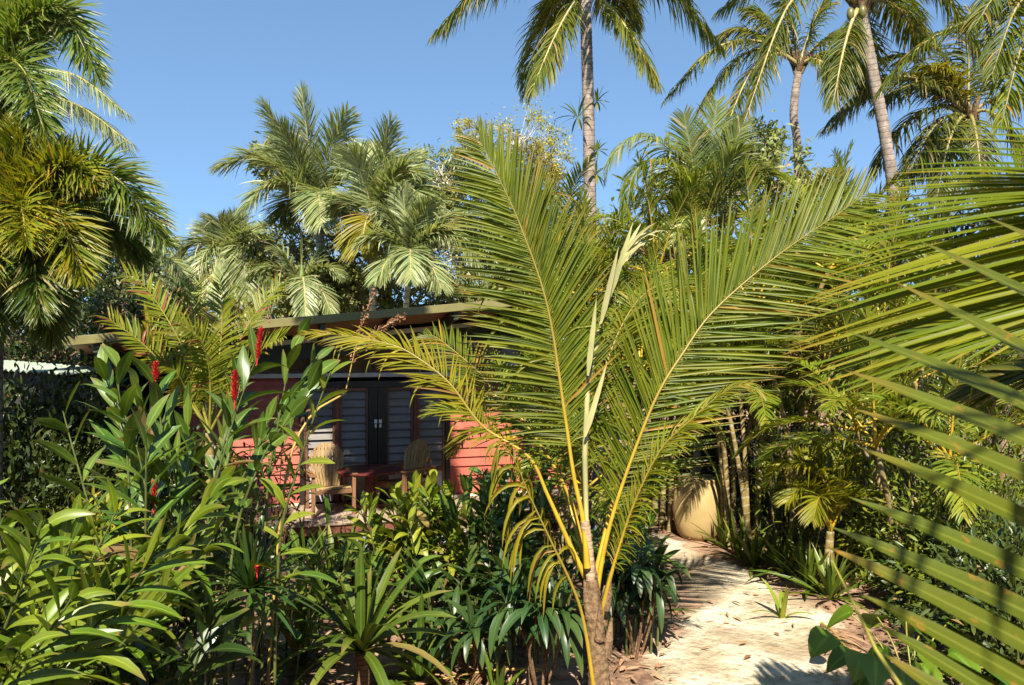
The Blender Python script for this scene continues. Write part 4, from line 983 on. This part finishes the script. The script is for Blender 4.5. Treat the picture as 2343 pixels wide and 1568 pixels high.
# the far wood closes the horizon
mc = MB(); k = 11000
ang = np.random.uniform(-.85, .85, k); dist = np.random.uniform(36, 52, k)
hmax = 6.5 + 1.6 * np.sin(ang * 9) + 1.2 * np.sin(ang * 23 + 1)
b = np.stack([np.sin(ang) * dist, np.cos(ang) * dist, np.random.rand(k) ** .8 * hmax], 1)
cl = np.repeat(b[:k // 11], 11, 0)[:k]; cl = np.vstack([cl, b[len(cl):]]) if len(cl) < k else cl
b2 = np.repeat(cl, 4, 0) + rv(len(cl) * 4, .55); b2[:, 2] = np.abs(b2[:, 2])
strips(mc, b2, rv(len(b2)), rv(len(b2), .5) + np.array([0, -.3, .8]), .55, .24, OVAL, 2, .4, .2, None, 0, 2)
tag(mc.obj('far_wood', M['tree']), 'far-off green wood closing the garden at the horizon', 'wood', None, 'stuff')

# ------------------------------------------------------------------ palm and cane thickets on the right
c = A(1606, 520, 12.7); g = gpt(1590, 13.0)
o2 = dict(leaf=.62, n=74, w=.030, droop=.7, beta=8, r0=.018, nseg=5, bnoise=5, noise=3)
fr = [dict(pts=[c, A(1575, 400, 12.6), A(1522, 334, 12.4), A(1457, 312, 12.2), A(1402, 360, 12.0), A(1384, 412, 12.0)], droop=1.6), dict(pts=[c, A(1570, 420, 12.4), A(1500, 368, 12.0), A(1450, 400, 11.8), A(1432, 490, 11.7)], mat='coco', droop=1.6), dict(pts=tip(c, 1640, 232, 12.5, .02), droop=.4, up=FACE), dict(pts=tip(c, 1565, 262, 12.4, .03), droop=.4, up=FACE), dict(pts=tip(c, 1700, 285, 12.4, .05), droop=.5, up=FACE), tip(c, 1720, 330, 12.1, .2), tip(c, 1480, 480, 12.4, .3), tip(c, 1560, 330, 13.7, .1), tip(c, 1780, 400, 12.2, .3), tip(c, 1850, 445, 12.1, .32), tip(c, 1540, 560, 12.0, .3)]
pr = palm('bangalow_palm', 'leafy palm with a pale crownshaft and orange fruit behind the long coconut frond', 'palm', [g, A(1606, 700, 12.7), A(1605, 575, 12.7), c], (.07, .055), 'alex', fr, 'alex2', 'petiole_green', 'grey_bark', (.55, 'crownshaft'), over=o2)
def fruit(root, c, dl, n=260, s=.16):
    m = MB()
    for k in range(14):
        e = c + dl + rv(1, s)[0]; tube(m, catmull([c, c * .5 + e * .5 + [0, 0, .06], e], 6), .006, 4)
    q = c + dl + rv(n, s * .8)
    strips(m, q, rv(n), rv(n), .030, .030, OVAL, 2, 0, 1.0, None, 0, 3)
    m.obj('fruit_bunch', M['orange'], root)
fruit(pr, A(1600, 570, 12.5), A(1540, 590, 12.2) - A(1600, 570, 12.5))
def cane_palm(label, px, d, n, h, group, nf=6, fl=1.6, spread=.35, leaf='cane', lean=.25, py=None, fr_=None, bark='cane_bark', els=(85, 15), canes_px=None, lf=.42):
    g = gpt(px, d); root = thing('cane_palm', label, 'palm', g, group)
    for i in range(n):
        az = i * 2.4 + random.random(); dd = np.array([math.cos(az), math.sin(az), 0])
        b = g + dd * spread * math.sqrt((i + .5) / n); hh = h * random.uniform(.6, 1.05)
        tp = b + dd * lean * hh + [0, 0, hh]
        if canes_px and i < len(canes_px):
            b = gpt(canes_px[i][0][0], d); tp = A(*canes_px[i][1], d); mid = (b + tp) / 2 + [.03, 0, 0]
        else: mid = (b + tp) / 2 - dd * .08 * hh
        rr = random.uniform(.030, .042)
        o = trunk_mesh([b - [0, 0, .03], mid, tp], rr, rr * .75, .09, 1.4, .06, 9).obj('stem', M[bark], root)
        for pts in autos(tp, nf, fl, els, .9, az):
            m = MB(); k = dict(SP['cane']); k.update(leaf=lf, n=40, nseg=4); frond(m, pts, **k)
            m.obj('frond', [M[leaf], M['petiole']], o)
    return root
GC = 'clumping cane palms'
cane_palm('golden cane palm clump beyond the long leaning coconut frond', 1850, 11.0, 5, 3.6, GC, 7, 1.9)
cane_palm('cane palm with two bare ringed stems beside the cream pot', 1705, 10.6, 2, 2.4, GC, 5, 1.3, canes_px=[((1722, 1200), (1655, 880)), ((1712, 1200), (1690, 860))], els=(80, 25))
cane_palm('cane palm with thin brown stems in the shade behind the lime young palm', 1800, 12.2, 5, 3.0, GC, 6, 1.7, leaf='cane')
cane_palm('cane palm clump filling the gap behind the pale crownshaft palm', 1500, 12.5, 5, 4.2, GC, 7, 1.9)
cane_palm('cane palm clump showing bright tips under the curved coconut trunk', 1960, 12.5, 5, 4.2, GC, 7, 2.0)
cane_palm('shaded cane palm under the yellow-green frond of the near palm', 2080, 9.4, 5, 2.6, GC, 6, 1.6, leaf='cane')
cane_palm('cane palm behind the young coconut palm, over the cabin end', 1330, 11.0, 4, 2.9, GC, 6, 1.6)
cane_palm('bright cane palm clump rising behind the spear leaf of the young coconut', 1440, 13.6, 5, 4.4, GC, 7, 1.9)
cane_palm('cane palm clump with yellowing tips right of the orange fruit', 1690, 11.6, 5, 4.0, GC, 7, 1.9)
cane_palm('cane palm in deep shade behind the cream pot', 1560, 13.6, 5, 3.0, GC, 6, 1.7, leaf='cane')
cane_palm('far cane palm between the leaning trunk and the dark coconut palm', 2110, 13.5, 4, 4.4, GC, 6, 1.9)
cane_palm('sparse cane palm with brown stems by the leafy bank at the right', 2250, 10.5, 4, 2.4, GC, 6, 1.5)
cane_palm('low cane palm right beside the cabin end wall', 1270, 10.2, 4, 1.7, GC, 6, 1.3)
# young bright palm by the path
g = gpt(1890, 9.3); c = A(1900, 1215, 9.3)
palm('young_palm', 'young lime green palm with one white-lit arching frond beside the sandy path', 'palm', [g, (g + c) / 2, c], (.05, .04), 'cane', [dict(pts=[c, A(1895, 1120, 9.2), A(1850, 1075, 9.1), A(1790, 1068, 9.0), A(1752, 1105, 9.)], droop=1.3, mat='coco_gold'), tip(c, 1830, 1040, 9.6, .1), tip(c, 1880, 1020, 9.4, .05), tip(c, 1800, 1150, 8.9, .35), tip(c, 1960, 1060, 9.2, .15), tip(c, 1990, 1150, 9, .3), tip(c, 1860, 1190, 8.7, .4), tip(c, 1930, 1020, 9.8, .1)], 'coco_gold', 'petiole', 'cane_bark', boot=False, over=dict(leaf=.42, n=60, w=.03, u0=.2))

# ------------------------------------------------------------------ burnt-tip palm fronds in the ginger bed
c = A(480, 990, 8.3); g = gpt(480, 8.3)
palm('macarthur_palm', 'small palm with upright yellow-green fronds whose edges are burnt red-brown', 'palm', [g, (g + c) / 2, c], (.05, .045), 'mac',
     [dict(pts=px_pts([(480, 990), (497, 860), (508, 740), (503, 640)], 8.3), up=FACE), dict(pts=px_pts([(480, 990), (520, 850), (570, 740), (640, 650)], 8.3, 8.6), up=(-.4, -.9, .3)), dict(pts=px_pts([(480, 990), (440, 850), (400, 760), (335, 660), (290, 630)], 8.3, 8.0), up=(.4, -.8, .4)), dict(pts=px_pts([(480, 990), (430, 900), (400, 850), (350, 830)], 8.3, 7.8), up=(.3, -.6, .7)),
      dict(pts=px_pts([(480, 990), (400, 870), (330, 790), (250, 730)], 8.2, 7.8), up=(.3, -.6, .7)), dict(pts=px_pts([(480, 990), (480, 860), (460, 780), (410, 740)], 8.3, 7.7), up=(.3, -.7, .6)), dict(pts=px_pts([(480, 990), (540, 880), (600, 800), (650, 770)], 8.3, 7.8), up=(-.3, -.6, .7)), dict(pts=px_pts([(480, 990), (460, 840), (440, 720), (450, 650)], 8.5, 9.0), up=FACE)],
     'macarthur', 'petiole_green', 'cane_bark', boot=False, over=dict(n=46, leaf=.31, w=.026))
strap('dragon_plant', 'spiky lime yellow strap-leaved plant between the burnt-tipped fronds', 'plant', gpt(350, 8.8), 26, .62, .05, 'strap_lime', (88, 20), 1.0, None, bark='brown_bark', top=A(345, 790, 8.8), r=.03)
# dried flower spray
root = thing('dried_flower_spray', 'dried red-brown flower spray standing up above the gingers before the roof edge', 'flower', gpt(610, 6.6))
ms, ml = MB(), MB()
for pl in ([(790, 900), (815, 790), (835, 720), (858, 668)], [(815, 790), (860, 760), (900, 735), (925, 724)], [(810, 800), (850, 790), (872, 775), (885, 790)]):
    P = px_pts(pl, 7.2); tube(ms, catmull(P, 12), np.linspace(.007, .003, 12), 5)
    q = catmull(P, 60)[18:]; q = np.repeat(q, 4, 0); strips(ml, q + rv(len(q), .013), rv(len(q)) + np.array([0, 0, .3]), rv(len(q)), .034, .02, OVAL, 2, .3, .6)
tube(ms, catmull([gpt(610, 6.6), A(650, 1120, 6.7), A(705, 960, 6.9), A(790, 900, 7.2)], 20), np.linspace(.014, .010, 20), 6)
o = ms.obj('stem', M['stem_gold'], root); ml.obj('bracts', M['dry_pink'], o)

# ------------------------------------------------------------------ red ginger bed
random.seed(5); np.random.seed(5)
def C(l, d): return px_pts(l, d)
bd = 5.6
def gng(label, base_px, d, canes, **kw):
    cs = [[gpt(c_[0], d) - [0, 0, .03]] + C(c_[1], d + random.uniform(-.12, .12)) for c_ in canes]
    return clump('red_ginger', label, 'ginger', gpt(base_px, d), kw.pop('n', 0), kw.pop('h', 1.6), kw.pop('spread', .3), group='gingers in the bed before the cabin', canes=cs, **kw)
r1 = gng('red ginger clump with two red flower spikes leaning towards the cabin wall', 500, 5.7,
    [(470, [(470, 1250), (520, 1010), (575, 850), (590, 815)]), (440, [(455, 1250), (490, 1100), (528, 960), (540, 930)]), (520, [(530, 1280), (600, 1050), (690, 920), (730, 850)])], n=2, h=1.6, spread=.30, L=.42, W=.10, gap=.11, f0=.58, leaf='ginger')
spike(A(589, 822, 5.7),   .23, .030, (.12, 0, 1)).obj('flower_spike', M['red'], r1)
spike(A(537, 918, 5.7), .22, .034, (.02, 0, 1)).obj('flower_spike', M['red'], r1)
r2 = gng('red ginger clump with a bare golden cane and burnt leaf edges before the dark hedge', 330, 5.5,
    [(310, [(300, 1250), (288, 1000), (272, 900), (270, 830)]), (400, [(395, 1250), (372, 1000), (358, 900), (355, 870)]), (350, [(350, 1280), (330, 1100), (300, 980), (270, 930)])], n=5, h=2.35, spread=.22, lean=.16, L=.44, W=.095, gap=.11, leaf='ginger')
spike(A(356, 872, 5.5), .13, .030, (.0, 0, 1)).obj('flower_spike', M['red'], r2)
spike(A(352, 1158, 5.4), .17, .028, (.02, 0, 1)).obj('flower_spike', M['red'], r2)
r3 = gng('single arching ginger cane with yellowing cupped leaves in front of the louvred door', 625, 5.9,
    [(625, [(640, 1250), (680, 1080), (720, 950), (757, 850)])], n=0, L=.30, W=.10, leaf='ginger_lime', gap=.11)
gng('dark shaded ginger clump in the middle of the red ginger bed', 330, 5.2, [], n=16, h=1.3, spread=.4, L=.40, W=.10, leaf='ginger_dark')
gng('ginger clump with glossy leaves behind the thin-stemmed dracaena', 600, 7.0, [], n=10, h=.95, spread=.5, L=.38, W=.10, leaf='ginger')
gng('tall ginger clump whose leaves hang over the first red flower spike', 640, 6.8, [(600, [(610, 1150), (640, 950), (670, 800), (690, 760)])], n=0, h=2.5, spread=.25, L=.40, W=.09, gap=.14, f0=.55, leaf='ginger')
gng('tall ginger clump in front of the dark opening under the roof', 440, 6.8, [], n=10, h=2.95, spread=.38, L=.42, W=.085, leaf='ginger')
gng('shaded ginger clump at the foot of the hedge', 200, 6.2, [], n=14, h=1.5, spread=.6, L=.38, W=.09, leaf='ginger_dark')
# dark canes before the red wall
root = thing('cane_shrub', 'thin dark-leaved shrub on bare canes against the red wall', 'shrub', gpt(555, 9.5))
ms, ml = MB(), MB()
for i in range(12):
    b = gpt(520 + i * 14, 9.5 + random.uniform(-.3, .3)); tp = A(500 + i * 18 + random.uniform(-12, 12), random.uniform(930, 1090), 9.5)
    P = catmull([b, (b + tp) / 2 + rv(1, .05)[0], tp], 20); tube(ms, P, np.linspace(.012, .005, 20), 5)
    q = P[np.random.randint(8, 20, 46)] + rv(46, .05); strips(ml, q, rv(46) + np.array([0, 0, .3]), rv(46, .5) + np.array([0, -.3, .8]), .13, .035, LANCE, 3, .6, .25)
o = ms.obj('stem', M['brown_bark'], root); ml.obj('leaves', M['maroon'], root)

# ------------------------------------------------------------------ shell ginger at the lower left
def shell(label, px, d, n, h, lean, db, **kw):
    return clump('shell_ginger', label, 'ginger', gpt(px, d), n, h, .4, .40, .062, 'ginger_shell', lean, 'arching shell gingers', gap=.05, droop=.9, dirbias=db, f0=.5, **kw)
shell('big yellow-green shell ginger arching towards the red ginger bed', -40, 4.4, 18, 2.0, .22, (.22, .0))
shell('shell ginger with drooping spotted leaves at the lowest edge of the picture', -190, 3.9, 16, 1.85, .25, (.22, -.02), )
shell('shell ginger clump with upright lime leaves before the hedge', 0, 5.4, 10, 1.75, .22, (.08, 0))
clump('shell_ginger', 'shell ginger clump with dense feathery leaves at the foot of the hedge', 'ginger', gpt(110, 5.0), 16, 1.7, .4, .36, .055, 'ginger_shell', .35, 'arching shell gingers', gap=.045, droop=.9, dirbias=(.12, 0), f0=.45)

# ------------------------------------------------------------------ dracaena, straps, cordylines in front
root = strap('dracaena', 'dark dracaena with a spiky leaf head on one thin brown trunk', 'dracaena', gpt(562, 5.9), 60, .60, .045, 'dracaena', (88, -15), .55, None, top=A(572, 1345, 5.9), r=.030)
spike(A(588, 1312, 5.8), .05, .03).obj('flower', M['red'], root)
GS = 'strap-leaved plants along the bed'
strap('crinum_lily', 'large strap-leaved lily with yellow young leaves in the open soil', 'lily', gpt(826, 6.6), 36, .85, .09, 'strap', (86, 8), 1.25, GS, top=A(826, 1490, 6.6), r=.05)
strap('crinum_lily', 'strap-leaved lily at the bottom edge in front of the shell ginger', 'lily', gpt(250, 5.6), 32, .78, .085, 'strap', (85, 5), 1.2, GS, top=A(250, 1575, 5.6), r=.04)
strap('crinum_lily', 'grey-green lily behind the dracaena trunk', 'lily', gpt(690, 7.2), 26, .78, .075, 'strap', (85, 15), 1.0, GS)
strap('crinum_lily', 'fallen-leaved lily right of the yellow-hearted lily', 'lily', gpt(960, 6.9), 26, .78, .08, 'strap', (80, 5), 1.3, GS)
strap('crinum_lily', 'tall blade-leaved lily standing before the deck edge', 'lily', gpt(770, 8.9), 14, .95, .10, 'strap', (88, 45), .5, GS)
strap('crinum_lily', 'small lily with one upright leaf at the bottom, left of the coconut trunk', 'lily', gpt(1140, 6.5), 9, .42, .06, 'strap', (85, 20), 1.0, GS)
strap('snake_lily', 'pale twisted strap plant alone on the sand at the path edge', 'lily', gpt(1790, 8.5), 6, .45, .06, 'ginger_lime', (85, 40), 1.2, GS)
# dark ginger bank between the deck and the lilies
GB = 'dark gingers in front of the deck'
for (lab, px, d, n, h, lf, L_, W_) in (
    ('bright lime ginger tips right in front of the table', 925, 8.6, 12, 1.3, 'ginger_lime', .34, .085),
    ('lime ginger clump below the bigger open louvre bay', 985, 8.4, 12, 1.2, 'ginger_lime', .34, .085),
    ('sunlit ginger clump at the deck end under the red wall', 1080, 8.6, 12, 1.35, 'ginger', .34, .075),
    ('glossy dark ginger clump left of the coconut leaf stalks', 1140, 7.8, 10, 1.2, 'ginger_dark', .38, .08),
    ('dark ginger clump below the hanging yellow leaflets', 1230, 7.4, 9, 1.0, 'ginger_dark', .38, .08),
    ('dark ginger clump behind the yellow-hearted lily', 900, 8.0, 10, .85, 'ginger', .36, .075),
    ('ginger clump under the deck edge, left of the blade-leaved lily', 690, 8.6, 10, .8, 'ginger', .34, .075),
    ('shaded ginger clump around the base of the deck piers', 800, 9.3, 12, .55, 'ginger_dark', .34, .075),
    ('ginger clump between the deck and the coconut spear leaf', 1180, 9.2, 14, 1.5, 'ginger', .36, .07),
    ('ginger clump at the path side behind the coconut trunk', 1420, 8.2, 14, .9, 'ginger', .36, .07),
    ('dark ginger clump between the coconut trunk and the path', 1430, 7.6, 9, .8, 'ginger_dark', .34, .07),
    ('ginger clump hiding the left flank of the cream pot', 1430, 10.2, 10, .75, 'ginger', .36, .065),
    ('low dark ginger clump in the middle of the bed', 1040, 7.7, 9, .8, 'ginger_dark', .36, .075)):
    clump('ginger', lab, 'ginger', gpt(px, d), int(n * 1.2), h, .36, L_ * 1.08, W_ * 1.12, lf, .17, GB, gap=.07, f0=.36)
# hanging broad cordylines under the coconut
def hang(label, px, d, top, n, L_, W_):
    g = gpt(px, d); root = thing('cordyline', label, 'cordyline', g, 'dark cordylines around the coconut trunk')
    ms = MB(); ml = MB()
    for i in range(n):
        az = i * 2.4; t = g + np.array([math.cos(az) * .22, math.sin(az) * .22, top * random.uniform(.65, 1.05)])
        tube(ms, catmull([g + rv(1, .05)[0] * [1, 1, 0], (g + t) / 2 + rv(1, .04)[0], t], 8), np.linspace(.014, .009, 8), 6)
        rosette(ml, t, 15, L_, W_, (75, -35), 2.2, 6, LANCE, random.random() * 6)
    ms.obj('stem', M['brown_bark'], root); ml.obj('leaves', M['cordyline'], root)
hang('dark cordyline with long hanging leaves left of the coconut trunk', 1225, 6.5, 1.0, 7, .40, .085)
hang('dark cordyline whose leaves reach over the sand right of the coconut trunk', 1450, 7.4, .95, 7, .38, .085)
hang('dark cordyline low under the lily with yellow heart and the ginger bank', 1080, 6.9, .55, 5, .36, .075)
# path-side lilies
for (lab, px, d, n, L_) in (('lily tuft at the foot of the two ringed palm stems', 1725, 10.4, 14, .5), ('broad pale lily standing alone near the cream pot', 1690, 10.8, 9, .55), ('lily tuft under the young lime palm', 1800, 10.0, 18, .55), ('dense lily tuft on the path bend', 1850, 9.4, 22, .55), ('lily tuft half hidden by the tips of the near leaflets', 1900, 9.0, 18, .5), ('pale lily tuft in the shade before the pot', 1655, 11.3, 10, .45)):
    strap('path_lily', lab, 'lily', gpt(px, d), int(n * 1.5), L_ * 1.25, .065, 'strap', (86, 25), .7, 'lilies along the sandy path', prof=LANCE)
strap('trailing_plant', 'grassy plant spilling over the rim of the cream pot', 'plant', pp + np.array([0, 0, .81]), 26, .45, .018, 'fern', (80, 30), 2.2)
# broad heart leaves at the bottom right
root = thing('taro_plant', 'bright green plant with big heart-shaped leaves beside the sand at the bottom', 'plant', gpt(2080, 6.4))
ms, ml = MB(), MB(); g = gpt(2080, 6.4)
for i in range(22):
    az = i * 2.4; rr = .42 * math.sqrt((i + .5) / 22) * 1.25; t = g + np.array([math.cos(az) * rr * 1.4, math.sin(az) * rr, random.uniform(.22, .62)])
    tube(ms, catmull([g + rv(1, .04)[0] * [1, 1, 0], (g + t) / 2 + [0, 0, .12], t], 8), .007, 5)
    dd = np.array([math.cos(az), math.sin(az) - .5, -.35]); strips(ml, t - unit(dd) * .04, dd, (.1, -.3, 1), random.uniform(.24, .34), random.uniform(.20, .27), HEART, 8, .8, .18)
ms.obj('stalk', M['petiole_green'], root); ml.obj('leaves', M['heart'], root)

# ------------------------------------------------------------------ hedges and the leafy bank on the right
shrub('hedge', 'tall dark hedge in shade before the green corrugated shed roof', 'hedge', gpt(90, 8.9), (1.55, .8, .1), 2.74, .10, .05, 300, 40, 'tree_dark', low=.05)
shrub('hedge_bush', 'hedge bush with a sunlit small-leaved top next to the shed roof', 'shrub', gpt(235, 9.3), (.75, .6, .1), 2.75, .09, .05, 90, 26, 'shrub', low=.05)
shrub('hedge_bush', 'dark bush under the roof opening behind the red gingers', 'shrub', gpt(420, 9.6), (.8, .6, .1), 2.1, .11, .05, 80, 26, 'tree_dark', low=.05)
shrub('croton_bush', 'small croton bush with bright yellow leaves behind the shell ginger', 'shrub', gpt(245, 6.6), (.35, .3, .1), 1.75, .13, .04, 50, 20, 'strap_lime', LANCE)
GR = 'leafy shrubs on the shaded right bank'
for (lab, px, d, rx, h, L_, W_, lf, pf, nc) in (
    ('fine-leaved shrub behind the young lime palm', 1960, 10.5, .9, 2.3, .12, .035, 'shrub', LANCE, 100),
    ('tall leafy shrub behind the tips of the near leaflets', 2120, 9.5, 1.0, 2.5, .13, .045, 'shrub', OVAL, 120),
    ('yellow-green shrub glimpsed between the broad near leaflets', 2280, 8.0, .9, 2.2, .10, .03, 'shrub', LANCE, 150),
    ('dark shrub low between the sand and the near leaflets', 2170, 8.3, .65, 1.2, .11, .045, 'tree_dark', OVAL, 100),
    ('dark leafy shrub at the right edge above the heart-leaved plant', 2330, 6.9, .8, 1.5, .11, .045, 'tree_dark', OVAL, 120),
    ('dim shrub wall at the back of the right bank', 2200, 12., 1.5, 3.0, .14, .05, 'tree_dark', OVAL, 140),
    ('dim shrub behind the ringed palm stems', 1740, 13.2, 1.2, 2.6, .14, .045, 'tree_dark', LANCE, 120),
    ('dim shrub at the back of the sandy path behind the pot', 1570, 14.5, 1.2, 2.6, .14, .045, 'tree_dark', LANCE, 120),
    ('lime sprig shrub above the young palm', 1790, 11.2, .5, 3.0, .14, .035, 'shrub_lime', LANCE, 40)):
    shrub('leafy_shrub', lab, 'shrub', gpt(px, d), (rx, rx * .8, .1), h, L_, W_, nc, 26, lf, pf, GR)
shrub('roofside_shrub', 'bright shrub behind the cabin roof at the foot of the bangalow palms', 'shrub', gpt(640, 17.5), (1.8, .9, .1), 4.6, .15, .06, 220, 30, 'shrub', low=.3)
shrub('roofside_shrub', 'green shrub behind the higher end of the cabin roof', 'shrub', gpt(1090, 18.2), (2.2, .9, .1), 4.7, .15, .06, 240, 30, 'tree', low=.3)
shrub('roofside_shrub', 'pale green shrub behind the middle of the cabin roof', 'shrub', gpt(860, 19), (1.8, .9, .1), 4.8, .15, .06, 220, 30, 'tree_pale', low=.3)
shrub('roofside_shrub', 'shaded shrub behind the low end of the cabin roof', 'shrub', gpt(340, 15.5), (1.6, .8, .1), 3.4, .15, .06, 120, 26, 'tree_dark', low=.2)

# ------------------------------------------------------------------ litter on the soil
for (lab, p_, q_) in (('dead brown coconut frond lying on the soil left of the coconut trunk', gpt(1250, 7.0), gpt(930, 6.7)), ('small dead frond lying along the shaded path edge under the lilies', gpt(1880, 8.2), gpt(1960, 7.2))):
    root = thing('fallen_frond', lab, 'frond', p_); m = MB()
    frond(m, [p_ + [0, 0, .05], (p_ * 2 + q_) / 3 + [0, 0, .10], (p_ + 2 * q_) / 3 + [0, 0, .09], q_ + [0, 0, .05]], leaf=.34, n=34, w=.026, u0=.15, r0=.016, beta=8, droop=.7, noise=12, miss=.2)
    m.obj('blade', [M['brown'], M['stem_gold']], root)
k = 4200
x = np.random.uniform(-4.5, 5.5, k); y = np.random.uniform(5.5, 12.5, k)
pc_ = np.interp(y, [5.2, 6.6, 7.6, 8.7, 9.8, 10.9, 12.2], [1.7, 1.95, 2.35, 2.72, 2.72, 2.35, 1.9])
keep = (np.abs(x - pc_) > .75) | (np.random.rand(k) < .14)
x, y = x[keep], y[keep]; k = len(x)
m = MB(); az = np.random.rand(k) * 6.28
strips(m, np.stack([x, y, gh(x, y) + .035], 1), np.stack([np.cos(az), np.sin(az), np.random.uniform(-.1, .25, k)], 1), rv(k, .3) + np.array([0, 0, 1.]), np.random.uniform(.03, .17, k) , np.random.uniform(.012, .045, k), LANCE, 4, np.random.uniform(-.2, .9, k), .3)
tag(m.obj('leaf_litter', M['litter']), 'dry fallen leaves scattered over the garden soil', 'leaf litter', None, 'stuff')
